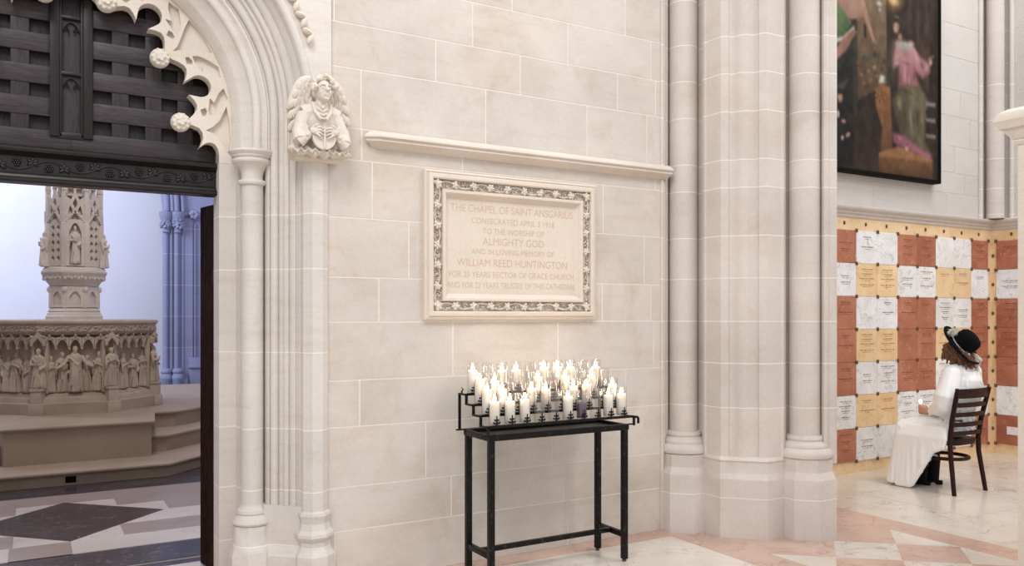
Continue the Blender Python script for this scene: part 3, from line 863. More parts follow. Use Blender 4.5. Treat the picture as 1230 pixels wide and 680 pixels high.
for i in range(25):
    t = i / 24; a = -PI / 2 + 2 * PI * t
    x = 0.064 * math.cos(a); z = 0.068 * math.sin(a)
    if z > 0: z *= 0.75; x *= 1 + 0.12 * (z / 0.05)
    pts.append((AC + x, 2.452 + z))
mb.prism(pts[:-1], 4.252, 4.275, XZ)
mb.tube([(AC, 4.250, 2.39), (AC, 4.246, 2.45), (AC, 4.250, 2.50)], 0.006, 8)
mb.obj('shield', 'carved', angel, angle=50)
for s in (-1, 1):
    mb = MB(); hand(mb, (AC + s * 0.058, 4.247, 2.478), -s, 0.95)
    remeshed(mb, 'hand', 'carved', angel, 0.0024, 1)

# ---------------------------------------------------------------- inscribed tablet
tablet = thing('memorial_tablet', 'large carved stone tablet with inscription and leafy border on the wall', 'plaque', (2.605, 4.45, 1.478))
TX0, TX1, TZ0, TZ1 = 1.985, 3.226, 1.478, 2.368
def rect_ring(d, w): return [(TX0 + d, 4.45 - w, TZ0 + d), (TX1 - d, 4.45 - w, TZ0 + d), (TX1 - d, 4.45 - w, TZ1 - d), (TX0 + d, 4.45 - w, TZ1 - d)]
mb = MB()
mb.loft([rect_ring(d, w) for d, w in ((0, -0.01), (0, 0.030), (0.012, 0.040), (0.018, 0.034), (0.026, 0.046), (0.045, 0.050), (0.052, 0.046), (0.054, 0.012), (0.112, 0.012), (0.113, 0.044), (0.117, 0.048), (0.130, 0.048), (0.138, 0.040), (0.142, 0.030), (0.158, 0.014), (0.162, 0.014))])
mb.obj('frame', 'panel_stone', tablet, angle=20)
mb = MB(); rr = random.Random(5)
def leaf(m, x, z, s, a):
    for q in range(5):
        t = a + (q - 2) * 1.05
        m.ball((x + s * 0.55 * math.cos(t), 4.414, z + s * 0.55 * math.sin(t)), (s * 0.55, 0.009, s * 0.34), (0, -t, 0), 8)
    for q in range(8):
        t = rr.uniform(0, 6.3); m.ball((x + s * rr.uniform(.2, .8) * math.cos(t), 4.4055, z + s * rr.uniform(.2, .8) * math.sin(t)), 0.0035, None, 6)
    m.ball((x, 4.412, z), (s * 0.45, 0.010, s * 0.45), None, 8)
B = 0.083
def vine(m, x0, z0, x1, z1, n):
    L = math.hypot(x1 - x0, z1 - z0); dx, dz = (x1 - x0) / L, (z1 - z0) / L
    N = n * 12
    m.tube([(x0 + dx * L * i / N - dz * 0.018 * math.sin(PI * n * i / N), 4.420, z0 + dz * L * i / N + dx * 0.018 * math.sin(PI * n * i / N)) for i in range(N + 1)], 0.0048, 6)
    for i in range(1, n):
        leaf(m, x0 + dx * L * i / n, z0 + dz * L * i / n, 0.026, rr.uniform(0, 6))
    for i in range(n):
        c = (i + 0.5) / n
        for q in range(16):
            u = c + rr.uniform(-0.22, 0.22) / n; v = rr.uniform(-0.025, 0.025)
            m.ball((x0 + dx * L * u - dz * v, 4.428, z0 + dz * L * u + dx * v), (rr.uniform(0.004, 0.007), 0.010, rr.uniform(0.003, 0.006)), (0, rr.uniform(0, 3), 0), 6)
        for q in (-1, 1):
            m.tube([(x0 + dx * L * c - dz * q * 0.006, 4.424, z0 + dz * L * c + dx * q * 0.006), (x0 + dx * (L * c + 0.012) - dz * q * 0.022, 4.422, z0 + dz * (L * c + 0.012) + dx * q * 0.022), (x0 + dx * (L * c - 0.008) - dz * q * 0.024, 4.424, z0 + dz * (L * c - 0.008) + dx * q * 0.024)], 0.003, 5)
vine(mb, TX0 + B, TZ1 - B, TX1 - B, TZ1 - B, 9); vine(mb, TX0 + B, TZ0 + B, TX1 - B, TZ0 + B, 9)
vine(mb, TX0 + B, TZ0 + B, TX0 + B, TZ1 - B, 6); vine(mb, TX1 - B, TZ0 + B, TX1 - B, TZ1 - B, 6)
for x in (TX0 + B, TX1 - B):
    for z in (TZ0 + B, TZ1 - B): leaf(mb, x, z, 0.030, 0.5)
mb.obj('vine_border', 'carved', tablet, angle=60)
def text_mesh(s, cx, cz, width, height, y=0.0):
    cu = bpy.data.curves.new('t', 'FONT'); cu.body = s; cu.size = 1; cu.resolution_u = 3
    o = bpy.data.objects.new('t', cu); COL.objects.link(o)
    me = bpy.data.meshes.new_from_object(o.evaluated_get(bpy.context.evaluated_depsgraph_get()))
    bpy.data.objects.remove(o); bpy.data.curves.remove(cu)
    xs = [v.co.x for v in me.vertices]; ys = [v.co.y for v in me.vertices]
    fx = width / (max(xs) - min(xs)); fy = height / (max(ys) - min(ys)); mx = (max(xs) + min(xs)) / 2; my = min(ys)
    V = [((v.co.x - mx) * fx, (v.co.y - my) * fy) for v in me.vertices]; F = [tuple(p.vertices) for p in me.polygons]
    bpy.data.meshes.remove(me)
    return V, F
for s, z, w, h in (('THE CHAPEL OF SAINT ANSGARIUS', 2.135, 0.885, 0.046), ('CONSECRATED APRIL 3 1918', 2.068, 0.60, 0.036), ('TO THE WORSHIP OF', 2.006, 0.445, 0.036), ('ALMIGHTY GOD', 1.938, 0.445, 0.046),
                   ('AND IN LOVING MEMORY OF', 1.880, 0.60, 0.034), ('WILLIAM REED HUNTINGTON', 1.806, 0.80, 0.046), ('FOR 25 YEARS RECTOR OF GRACE CHURCH', 1.738, 0.905, 0.036), ('AND FOR 22 YEARS TRUSTEE OF THIS CATHEDRAL', 1.672, 0.935, 0.036)):
    V, F = text_mesh(s, 0, 0, w, h)
    m = MB(); m.add([(2.605 + x, 4.4352, z + y) for x, y in V], F)
    m.obj('inscription', 'letters', tablet, smooth=False)

# ---------------------------------------------------------------- clustered pier (set diagonally)
PX, PY = 4.15, 4.0; EC = math.sqrt(0.5)
def st(s, t, z): return (PX + (s - t) * EC, PY - (s + t) * EC, z)
pier = thing('clustered_pier', 'massive limestone clustered pier with two round shafts between tablet wall and niche wall', 'pier', st(0, -0.3, 0))
half = [(0.035, -0.004), (0.052, -0.018), (0.070, -0.022), (0.092, -0.018), (0.100, -0.002), (0.115, 0.0), (0.150, 0.0), (0.165, -0.012), (0.245, -0.092), (0.262, -0.096), (0.270, -0.115), (0.278, -0.135), (0.278, -0.21), (0.32, -0.26),
        (0.50, -0.26), (0.515, -0.20), (0.518, -0.16), (0.528, -0.145), (0.545, -0.142), (0.556, -0.155), (0.560, -0.172), (0.60, -0.178), (0.615, -0.20), (0.615, -0.85)]
full = [(-s, t) for s, t in reversed(half)] + [(0.0, 0.004)] + half
mb = MB(); mb.prism(full, 0.50, 6.8, st)
core = mb.obj('pier_core', 'pier', pier, angle=30)
pl = [(0.155, 0.032), (0.262, -0.075), (0.285, -0.11), (0.30, -0.3), (0.55, -0.4), (0.60, -0.30), (0.615, -0.85)]
def plf(dt, ds=0.0): return [(-s - (ds if s < 0.3 else 0), t + dt) for s, t in reversed(pl)] + [(s + (ds if s < 0.3 else 0), t + dt) for s, t in pl]
mb = MB()
mb.loft([[st(s, t, z) for s, t in plf(dt)] for z, dt in ((0.0, 0.0), (0.398, 0.0), (0.408, -0.004), (0.436, -0.020), (0.446, -0.022), (0.512, -0.022), (0.522, -0.014), (0.532, -0.018), (0.548, -0.034))])
mb.obj('pier_base', 'pier', core, angle=14)
for s0 in (-0.41, 0.408):
    c = st(s0, -0.215, 0)[:2]
    r0 = 0.103 if s0 > 0 else 0.099
    mb = MB(); mb.lathe([(r0, 0.60), (r0, 6.8)], c, 36)
    sh = mb.obj('round_shaft', 'pier', pier)
    mb = MB()
    mb.lathe([(r0 + 0.004, 0.69), (r0 + 0.020, 0.682), (r0 + 0.027, 0.666), (r0 + 0.022, 0.652), (r0 + 0.030, 0.645), (r0 + 0.050, 0.632), (r0 + 0.056, 0.618), (r0 + 0.054, 0.606), (r0 + 0.062, 0.602), (r0 + 0.080, 0.582), (r0 + 0.086, 0.562), (r0 + 0.082, 0.545), (r0 + 0.070, 0.536), (r0 + 0.05, 0.534)], c, 40)
    a8 = PI / 8 + math.radians(45)
    k8 = 1 / math.cos(PI / 8)
    mb.obj('shaft_base', 'pier', sh)
    mb = MB(); mb.lathe([(0.172 * k8, 0.536), (0.172 * k8, 0.452), (0.176 * k8, 0.444), (0.196 * k8, 0.404), (0.198 * k8, 0.395), (0.198 * k8, 0.0)], c, 8, a8)
    mb.obj('shaft_plinth', 'pier', sh, angle=14)
# small fillet shaft where the wall meets the pier
mb = MB(); mb.tube([(3.815, 4.445, 0), (3.815, 4.445, 2.46)], 0.014, 10); mb.tube([(3.815, 4.445, 2.56), (3.815, 4.445, 6.8)], 0.014, 10)
mb.obj('corner_bead', 'pier', pier)
# corner wall shaft over the niches
ws = thing('wall_shaft', 'slender round stone shaft rising in the corner above the niche wall', 'column', (9.02, 5.05, 2.55))
mb = MB(); mb.lathe([(0.088, 2.56), (0.088, 6.8)], (9.025, 5.045), 28); mb.obj('shaft', 'grey_shaft', ws)
mb = MB()
for x, y in ((8.90, 5.135), (9.115, 4.92)): mb.tube([(x, y, 2.56), (x, y, 6.8)], 0.026, 12)
mb.obj('side_bead', 'grey_shaft', ws)
# stone post with a moulded cap at the right edge
post = thing('stone_post', 'pale stone post with moulded cap cut by the right edge', 'post', (4.9, 2.2, 0))
mb = MB(); mb.box((4.942, 2.10, 1.225), (0.50, 0.80, 2.45)); mb.obj('shaft', 'trim', post)
mb = MB()
def pr(d, z): return [(4.692 - d, 2.50 + d, z), (5.19 + d, 2.50 + d, z), (5.19 + d, 1.7 - d, z), (4.692 - d, 1.7 - d, z)]
mb.loft([pr(d, z) for d, z in ((0.006, 2.446), (0.012, 2.455), (0.016, 2.465), (0.012, 2.475), (0.02, 2.478), (0.045, 2.512), (0.05, 2.530), (0.068, 2.534), (0.072, 2.545), (0.088, 2.575), (0.086, 2.592), (0.070, 2.622), (0.035, 2.645), (-0.05, 2.66))])
mb.obj('cap', 'trim', post, angle=25)

# ---------------------------------------------------------------- chapel: pier and arch at the back
cp = thing('chapel_pier', 'bluish grey chapel pier with leafy capital and round arch beyond the font', 'pier', (2.4, 17.0, 0))
mb = MB(); n = 40; R0 = 3.05; cx = 2.20 - R0
o = [(3.79, 0.0), (3.79, 7.9), (-4.7, 7.9), (-4.7, 3.45)] + [(cx + R0 * math.cos(PI - PI * i / n), 3.45 + R0 * math.sin(PI * i / n)) for i in range(n + 1)] + [(2.20, 0.0)]
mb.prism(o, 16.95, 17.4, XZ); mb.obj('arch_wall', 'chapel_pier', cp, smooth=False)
mb = MB()
for d, y, r in ((0.02, 16.92, 0.05), (0.11, 16.90, 0.035), (0.19, 16.90, 0.05), (0.30, 16.92, 0.04)):
    mb.tube([(cx + (R0 + d) * math.cos(PI * i / 48), y, 3.52 + (R0 + d) * math.sin(PI * i / 48)) for i in range(49)], r, 10)
mb.obj('arch_moulding', 'chapel_pier', cp)
mb = MB()
for x, y, r in ((2.195, 16.90, 0.045), (2.29, 16.89, 0.022), (2.385, 16.885, 0.045), (2.50, 16.9, 0.022), (2.72, 16.94, 0.03)):
    mb.lathe([(r, 0.35), (r, 3.30)], (x, y), 14)
mb.box((2.45, 16.95, 1.7), (0.46, 0.10, 3.4))
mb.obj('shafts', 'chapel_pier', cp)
mb = MB(); rr = random.Random(8)
for x, y in ((2.20, 16.89), (2.40, 16.86)):
    mb.lathe([(0.06, 3.10), (0.075, 3.12), (0.06, 3.14), (0.07, 3.2), (0.10, 3.34), (0.115, 3.36), (0.12, 3.42), (0.13, 3.44), (0.13, 3.50)], (x, y), 16)
    for i in range(26):
        t = rr.uniform(PI, 2 * PI); z = rr.uniform(3.19, 3.34)
        mb.ball((x + 0.09 * math.cos(t), y + 0.09 * math.sin(t), z), (0.03, 0.03, 0.04), (rr.random(), rr.random(), 0), 6)
mb.box((2.33, 16.93, 3.475), (0.48, 0.2, 0.06), bev=0.02)
for i in range(6): mb.ball((2.70 + 0.05 * math.cos(i), 16.88, 3.47 + 0.05 * math.sin(i)), 0.05, None, 8)
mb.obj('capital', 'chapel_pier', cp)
mb = MB()
for x, y in ((2.20, 16.89), (2.40, 16.86)): mb.lathe([(0.07, 0.5), (0.10, 0.46), (0.10, 0.42), (0.085, 0.40), (0.12, 0.34), (0.125, 0.30), (0.115, 0.28), (0.115, 0.0)], (x, y), 16)
mb.box((2.33, 16.93, 0.15), (0.50, 0.22, 0.30), bev=0.01); mb.box((2.72, 16.94, 0.35), (0.22, 0.16, 0.7), bev=0.01); mb.box((2.72, 16.93, 0.52), (0.26, 0.2, 0.06), bev=0.02)
mb.obj('pier_base', 'chapel_pier', cp)

# ---------------------------------------------------------------- font on its steps
FX, FY = 0.385, 10.62
def octa(a, z, rot=0.0, c=(FX, FY)):
    r = a / math.cos(PI / 8)
    return [(c[0] + r * math.cos(PI / 8 + PI / 4 * i + rot), c[1] + r * math.sin(PI / 8 + PI / 4 * i + rot), z) for i in range(8)]
steps = thing('font_steps', 'stepped pale stone platform with a black vent under the carved font', 'steps', (FX, 10.0, 0))
def nosed(m, ring, z0, z1):
    """step with rounded nosing from a plan outline"""
    c = Vector((sum(p[0] for p in ring) / len(ring), sum(p[1] for p in ring) / len(ring)))
    def off(d):
        out = []
        for i in range(len(ring)):
            p0, p1, p2 = (Vector(ring[i - 1][:2]), Vector(ring[i][:2]), Vector(ring[(i + 1) % len(ring)][:2]))
            a = (p1 - p0).normalized(); b = (p2 - p1).normalized()
            na, nb = Vector((a.y, -a.x)), Vector((b.y, -b.x))
            nn = (na + nb); nn = nn / max(0.3, nn.dot(na))
            out.append(p1 + nn * d)
        return out
    h = z1 - z0
    m.loft([[(p.x, p.y, z) for p in off(d)] for d, z in ((0, z0), (0, z1 - 0.048), (0.010, z1 - 0.046), (0.012, z1 - 0.038), (0.026, z1 - 0.030), (0.032, z1 - 0.016), (0.028, z1 - 0.004), (0.018, z1))])
def chamfer(a, hx, f, yb=13.2):
    """front edge at y=f between FX-hx..FX+hx, then 45 degree sides"""
    d = a
    return [(FX + hx, f), (FX + hx + d, f + d), (FX + hx + d, yb), (FX - hx - d, yb), (FX - hx - d, f + d), (FX - hx, f)]
mb = MB(); nosed(mb, [p for p in reversed(chamfer(1.4, 0.71, 8.265))][::-1], 0.0, 0.128)
mb.box((0.288, 8.266, 0.058), (0.085, 0.012, 0.07), mi=1)
s1 = mb.obj('lower_step', ['step_stone', 'black'], steps, angle=25)
mb = MB(); nosed(mb, chamfer(1.2, 0.79, 8.99), 0.127, 0.30); mb.obj('middle_step', 'step_stone', steps, angle=25)
mb = MB(); nosed(mb, chamfer(1.0, 0.95, 9.58), 0.299, 0.474); mb.obj('upper_step', 'step_stone', steps, angle=25)
mb = MB(); nosed(mb, [(FX + 0.62, 8.75), (FX + 0.70, 9.45), (FX + 0.70, 10.0), (FX - 0.70, 10.0), (FX - 0.70, 9.45), (FX - 0.62, 8.75)], 0.127, 0.478); mb.obj('standing_block', 'step_stone', steps, angle=25)

font = thing('baptismal_font', 'octagonal carved stone font with rows of relief figures around its bowl', 'font', (FX, FY, 0.476))
mb = MB()
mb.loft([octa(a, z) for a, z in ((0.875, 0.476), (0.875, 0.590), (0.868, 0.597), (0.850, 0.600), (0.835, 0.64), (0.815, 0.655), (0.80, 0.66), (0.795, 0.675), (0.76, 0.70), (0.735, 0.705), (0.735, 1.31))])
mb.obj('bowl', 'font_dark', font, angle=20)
mb = MB()
mb.loft([octa(a, z) for a, z in ((0.74, 1.30), (0.80, 1.305), (0.835, 1.335), (0.835, 1.405), (0.85, 1.415), (0.862, 1.43), (0.862, 1.452), (0.85, 1.462), (0.70, 1.465))])
rim = mb.obj('rim', 'font_stone', font, angle=20)
FACES = [(-PI / 2 + PI / 4 * i) for i in (-2, -1, 0, 1, 2)]
def face_pt(ang, u, a, z):
    """u along an octagon face, a its distance from the axis"""
    return (FX + a * math.cos(ang) - u * math.sin(ang), FY + a * math.sin(ang) + u * math.cos(ang), z)
mb = MB(); rr = random.Random(21)                     # carved leaf band
for ang in FACES:
    for i in range(14):
        u = -0.33 + 0.66 * i / 13
        mb.tube([face_pt(ang, u - 0.025, 0.836, 1.345), face_pt(ang, u, 0.846, 1.39 if i % 2 else 1.35), face_pt(ang, u + 0.025, 0.836, 1.395 if i % 2 else 1.345)], 0.008, 6)
        for q in range(3): mb.ball(face_pt(ang, u + rr.uniform(-.02, .02), 0.838, rr.uniform(1.345, 1.395)), (0.013, 0.013, 0.010), None, 6)
mb.obj('leaf_band', 'font_stone', rim)
mb = MB()                                            # hanging arcade of little ogee arches
for ang in FACES:
    for i in range(5):
        u = -0.24 + 0.12 * i
        fn = lambda a, b, w, ang=ang, u=u: face_pt(ang, u + a, w, b)
        pts = [(-0.058, 1.20), (-0.052, 1.155), (-0.046, 1.20)] + [(-0.046 + 0.046 * j / 6, 1.20 + 0.055 * math.sin(j / 6 * PI / 2)) for j in range(7)]
        pts += [(-x, z) for x, z in reversed(pts[:-1])]
        mb.prism(pts + [(0.058, 1.275), (0.02, 1.285), (0.0, 1.315), (-0.02, 1.285), (-0.058, 1.275)], 0.775, 0.815, fn)
        for q in (-1, 1): mb.ball(face_pt(ang, u + q * 0.028, 0.82, 1.268), 0.011, None, 6)
        mb.ball(face_pt(ang, u, 0.82, 1.30), (0.014, 0.014, 0.018), None, 6)
        mb.ball(face_pt(ang, u - 0.058, 0.81, 1.16), 0.013, None, 6)
mb.obj('hanging_arcade', 'font_stone', font, angle=30)

def robed_figure(pose, seed):
    """standing robed figure one unit high facing -y, as one fused carving"""
    m = MB(); r = random.Random(seed)
    rings = []
    prof = [(0.155, 0.0), (0.150, 0.10), (0.135, 0.25), (0.120, 0.42), (0.112, 0.55), (0.118, 0.64), (0.125, 0.72), (0.110, 0.79), (0.055, 0.835), (0.042, 0.87)]
    for rad, z in prof:
        ring = []
        for j in range(28):
            t = 2 * PI * j / 28
            f = 1 + (0.10 * math.sin(7 * t + seed) + 0.05 * math.sin(13 * t)) * max(0, 1 - z / 0.75)
            ring.append((rad * f * math.cos(t) * 1.08 + 0.02 * math.sin(3 * z + seed), rad * f * math.sin(t) * 0.78, z))
        rings.append(ring)
    m.loft(rings)
    m.ball((0, -0.01, 0.915), (0.052, 0.060, 0.070))
    m.ball((0, 0.012, 0.925), (0.062, 0.064, 0.072))
    m.tube([(0, -0.065, 0.92), (0, -0.073, 0.90)], 0.012, 6)
    m.ball((0, -0.05, 0.865), (0.030, 0.028, 0.040))
    def arm(s, el, ha):
        m.tube([(s * 0.115, 0, 0.775), el, ha], [0.046, 0.044, 0.030], 8); m.ball(ha, (0.026, 0.026, 0.032))
        m.tube([el, (el[0], el[1], el[2] - 0.14)], [0.042, 0.018], 8)
    if pose == 'open':
        arm(-1, (-0.22, -0.06, 0.60), (-0.34, -0.12, 0.52)); arm(1, (0.22, -0.06, 0.60), (0.34, -0.10, 0.54))
    elif pose == 'pray':
        arm(-1, (-0.155, -0.06, 0.58), (-0.02, -0.15, 0.68)); arm(1, (0.155, -0.06, 0.58), (0.02, -0.15, 0.68))
    elif pose == 'hold':
        arm(-1, (-0.16, -0.05, 0.58), (-0.01, -0.145, 0.60)); arm(1, (0.17, -0.02, 0.56), (0.09, -0.14, 0.47)); m.box((0.02, -0.155, 0.63), (0.10, 0.04, 0.13), (0.2, 0, 0.2))
    else:
        arm(-1, (-0.17, -0.02, 0.56), (-0.14, -0.11, 0.44)); arm(1, (0.18, -0.07, 0.60), (0.14, -0.15, 0.72))
    for i in range(5):
        x = -0.09 + 0.045 * i
        m.tube([(x * 0.7, -0.10, 0.62), (x + 0.03 * math.sin(seed + i), -0.118, 0.32), (x * 1.4, -0.125, 0.02)], [0.012, 0.016, 0.020], 6)
    m.tube([(-0.11, -0.07, 0.74), (0.02, -0.115, 0.60), (0.10, -0.09, 0.46)], [0.02, 0.022, 0.016], 6)
    return m
protos = {}
for i, p in enumerate(('open', 'pray', 'hold', 'point')):
    o = remeshed(robed_figure(p, i * 3 + 1), 'relief_figure', 'font_stone', None, 0.013, 1)
    protos[p] = o.data; bpy.data.objects.remove(o)
def place_figure(data, p, ang, h, parent, name='relief_figure', mat=None, w=1.0):
    o = bpy.data.objects.new(name, data); COL.objects.link(o)
    o.location = p; o.rotation_euler = (0, 0, ang + PI / 2); o.scale = (h * w, h, h)
    attach(o, parent); return o
sets = {0: ('point', 'hold', 'pray', 'point'), 1: ('hold', 'point', 'pray', 'hold', 'point'), 2: ('pray', 'hold', 'open', 'point', 'pray'), 3: ('point', 'pray', 'hold', 'pray'), 4: ('hold', 'pray', 'point')}
for k, ang in enumerate(FACES):
    ps = sets[k]; n = len(ps)
    for i, p in enumerate(ps):
        u = -0.225 + 0.45 * i / (n - 1)
        big = 1.14 if p == 'open' else 1.0 - 0.05 * ((i * 7 + k) % 3)
        place_figure(protos[p], face_pt(ang, u, 0.775 if p == 'open' else 0.755 - 0.01 * (i % 2), 0.70), ang + (0.5 if u < -0.05 else -0.5 if u > 0.05 else 0) * 0.8, 0.43 * big, font)
for k in range(-2, 3):                                # corner buttresses with statues under little gables
    ang = -PI / 2 + PI / 4 * k + PI / 8
    c = lambda a, z, u=0.0: (FX + a * math.cos(ang) - u * math.sin(ang), FY + a * math.sin(ang) + u * math.cos(ang), z)
    R = Matrix.Rotation(ang + PI / 2, 4, 'Z')
    m = MB()
    m.box(c(0.89, 0.635), (0.105, 0.12, 0.17), R, 0.008); m.box(c(0.892, 0.735), (0.125, 0.13, 0.03), R, 0.008)
    m.box(c(0.905, 0.535), (0.14, 0.12, 0.118), R, 0.006)
    for u in (-0.062, 0.062): m.box(c(0.83, 0.99, u), (0.03, 0.06, 0.60), R, 0.006)
    m.box(c(0.80, 1.0), (0.12, 0.05, 0.6), R)
    fn = lambda a, b, w: c(w, b, a)
    m.prism([(-0.07, 1.19), (-0.05, 1.19), (-0.04, 1.225), (-0.015, 1.25), (0, 1.275), (0.015, 1.25), (0.04, 1.225), (0.05, 1.19), (0.07, 1.19), (0.075, 1.25), (0.03, 1.30), (0.0, 1.345), (-0.03, 1.30), (-0.075, 1.25)], 0.86, 0.91, fn)
    for u, z in ((-0.055, 1.285), (0.055, 1.285), (0, 1.35)): m.ball(c(0.90, z, u), 0.018, None, 8)
    b = m.obj('buttress', 'font_stone', font, angle=30)
    place_figure(protos[('pray', 'hold', 'pray', 'hold', 'point')[k + 2]], c(0.895, 0.75), ang, 0.42, b, 'corner_statue')

# tall cover of the font
cover = thing('font_cover', 'tall gothic stone canopy with niches and statues rising from the middle of the font', 'canopy', (FX + 0.02, FY, 1.466))
TC = (FX + 0.02, FY)
def ot(a, z): return octa(a, z, 0.0, TC)
mb = MB()
mb.loft([ot(a, z) for a, z in ((0.285, 1.46), (0.285, 1.50), (0.275, 1.51), (0.27, 1.535), (0.255, 1.545), (0.262, 1.56), (0.25, 1.585), (0.225, 1.60), (0.225, 1.83), (0.245, 1.84), (0.25, 1.855), (0.26, 1.87), (0.285, 1.90), (0.315, 1.955), (0.33, 1.985), (0.33, 2.005), (0.315, 2.01), (0.31, 2.035), (0.285, 2.05), (0.24, 2.06), (0.24, 2.64), (0.225, 2.70), (0.185, 2.74), (0.17, 2.80), (0.145, 3.4))])
cb = mb.obj('core', 'tower_stone', cover, angle=20)
mb = MB(); mb2 = MB()
def tp(ang, u, a, z): return (TC[0] + a * math.cos(ang) - u * math.sin(ang), TC[1] + a * math.sin(ang) + u * math.cos(ang), z)
for k in range(-2, 3):
    ang = -PI / 2 + PI / 4 * k; ac = ang + PI / 8
    R = Matrix.Rotation(ang + PI / 2, 4, 'Z'); Rc = Matrix.Rotation(ac + PI / 2, 4, 'Z')
    fn = lambda a, b, w, ang=ang: tp(ang, a, w, b)
    # lower stage: pointed niche frame
    ar = [(-0.055 + 0.055 * j / 6, 1.72 + 0.06 * math.sin(j / 6 * PI / 2)) for j in range(7)]
    ar = [(-0.055, 1.63)] + ar + [(-x, z) for x, z in reversed(ar[:-1])] + [(0.055, 1.63)]
    mb.prism([(-0.09, 1.60), (0.09, 1.60), (0.09, 1.835), (-0.09, 1.835)], 0.226, 0.25, fn, [ar])
    mb.box(tp(ac, 0, 0.255, 1.70), (0.035, 0.035, 0.22), Rc, 0.004); mb.ball(tp(ac, 0, 0.268, 1.80), (0.03, 0.03, 0.035), None, 8)
    # leaf band of the flared cornice
    for i in range(7):
        mb.ball(tp(ang, -0.10 + 0.033 * i, 0.302, 1.925 + 0.012 * (i % 2)), (0.018, 0.018, 0.022), None, 6)
    # upper stage: gable over niche or lattice panel
    tq = lambda an, u, a, z: tp(an, u * 0.84, a * 0.84, z)
    fq = lambda a, b, w, ang=ang: tp(ang, a * 0.84, w * 0.84, b)
    w = 0.115
    if k % 2 == 0:
        ar = [(-0.07 + 0.07 * j / 6, 2.44 + 0.10 * math.sin(j / 6 * PI / 2)) for j in range(7)]
        ar = [(-0.07, 2.08)] + ar + [(-x, z) for x, z in reversed(ar[:-1])] + [(0.07, 2.08)]
        mb.prism([(-w, 2.06), (w, 2.06), (w, 2.58), (-w, 2.58)], 0.287, 0.345, fq, [ar])
    else:
        dm = []
        for a in range(2):
            for b in range(5):
                cx_, cz_ = -0.042 + 0.084 * a, 2.145 + 0.085 * b
                dm.append([(cx_ - 0.032, cz_), (cx_, cz_ - 0.036), (cx_ + 0.032, cz_), (cx_, cz_ + 0.036)])
        mb.prism([(-w, 2.06), (w, 2.06), (w, 2.58), (-w, 2.58)], 0.287, 0.320, fq, dm)
    # crocketed gable with pierced head
    mb.prism([(-w, 2.55), (-0.06, 2.57), (-0.025, 2.62), (0, 2.66), (0.025, 2.62), (0.06, 2.57), (w, 2.55), (w, 2.84), (0.05, 2.80), (0, 2.90), (-0.05, 2.80), (-w, 2.84)], 0.30, 0.335, fq,
             [[(-0.085, 2.64), (-0.05, 2.62), (-0.03, 2.68), (-0.06, 2.74)], [(0.085, 2.64), (0.06, 2.74), (0.03, 2.68), (0.05, 2.62)], [(0, 2.70), (0.03, 2.76), (0, 2.82), (-0.03, 2.76)]])
    for i in range(6):
        u = 0.10 * (1 - i / 5)
        for q in (-1, 1): mb.ball(tq(ang, q * u, 0.34, 2.56 + 0.11 * i / 5), 0.014, None, 6)
    # corner buttress, pinnacle
    mb.box(tq(ac, 0, 0.335, 2.30), (0.05, 0.06, 0.5), Rc, 0.005)
    mb2.box(tq(ac, 0, 0.335, 2.72), (0.045, 0.045, 0.36), Rc, 0.004)
    p0 = tq(ac, 0, 0.335, 2.9); mb2.tube([p0, (p0[0], p0[1], 3.25)], [0.034, 0.006], 6)
    for i in range(5): mb2.ball(tq(ac, 0.02 * (-1) ** i, 0.345, 2.62 + 0.13 * i), 0.018, None, 6)
    # inner lantern mullions
    mb2.box(tq(ang, 0, 0.235, 3.0), (0.03, 0.03, 0.6), R, 0.004); mb2.box(tq(ac, 0, 0.25, 3.0), (0.03, 0.03, 0.6), Rc, 0.004)
    for z in (2.86, 2.95): mb2.box(tq(ang, 0, 0.24, z), (0.18, 0.03, 0.02), R)
mb.obj('niche_tracery', 'tower_stone', cover, angle=30); mb2.obj('pinnacles', 'tower_stone', cover, angle=30)
fd = protos['hold'].copy(); fd.materials.clear(); fd.materials.append(M['tower_stone'])
for k in (-2, 0, 2):
    ang = -PI / 2 + PI / 4 * k
    place_figure(fd, tp(ang, 0, 0.275, 2.085), ang, 0.43, cover, 'niche_statue', w=0.78)
for k in (-2, -1, 0, 1):
    ac = -PI / 2 + PI / 4 * k + PI / 8
    if k in (-2, 1): place_figure(fd, tp(ac, 0, 0.325, 2.05), ac, 0.40, cover, 'corner_statue', w=0.75)
# ---------------------------------------------------------------- niche panels on the right wall
TS = 0.3155; BX0, BZ0 = 6.80, 2.322                    # first full upright of bolts, top bed of bolts
ORD = ['top', 'second', 'third', 'fourth', 'fifth', 'sixth', 'bottom']
COLN = ['column cut off by the pier', 'first full column from the pier', 'second column from the pier', 'third column from the pier', 'fourth column from the pier', 'fifth column from the pier', 'sixth column from the pier', 'last column before the corner']
GRID = ['rwwrrwwr', 'wyywwyyw', 'rwwrrwwr', 'ryyrryyr', 'rwwrrwwr', 'wyywwyyw', 'rwwrrwwr']
MATN = {'r': ('red_marble', 'ink_red', 'red'), 'w': ('white_marble', 'ink', 'white'), 'y': ('yellow_marble', 'ink_yellow', 'yellow')}
def panel_mesh(c):
    h = TS / 2 - 0.001; k = 0.012 if c == 'w' else 0.006
    m = MB()
    def ring(d, y): return [(x, y, z) for x, z in ((-h + d + k, -h + d), (h - d - k, -h + d), (h - d, -h + d + k), (h - d, h - d - k), (h - d - k, h - d), (-h + d + k, h - d), (-h + d, h - d - k), (-h + d, -h + d + k))]
    m.loft([ring(0, 0.0), ring(0, -0.013), ring(0.003, -0.016)])
    bmesh.ops.recalc_face_normals(m.b, faces=m.b.faces[:])
    me = bpy.data.meshes.new('niche_panel'); m.b.to_mesh(me); m.b.free(); me.materials.append(M[MATN[c][0]])
    return me
PM = {c: panel_mesh(c) for c in 'rwy'}
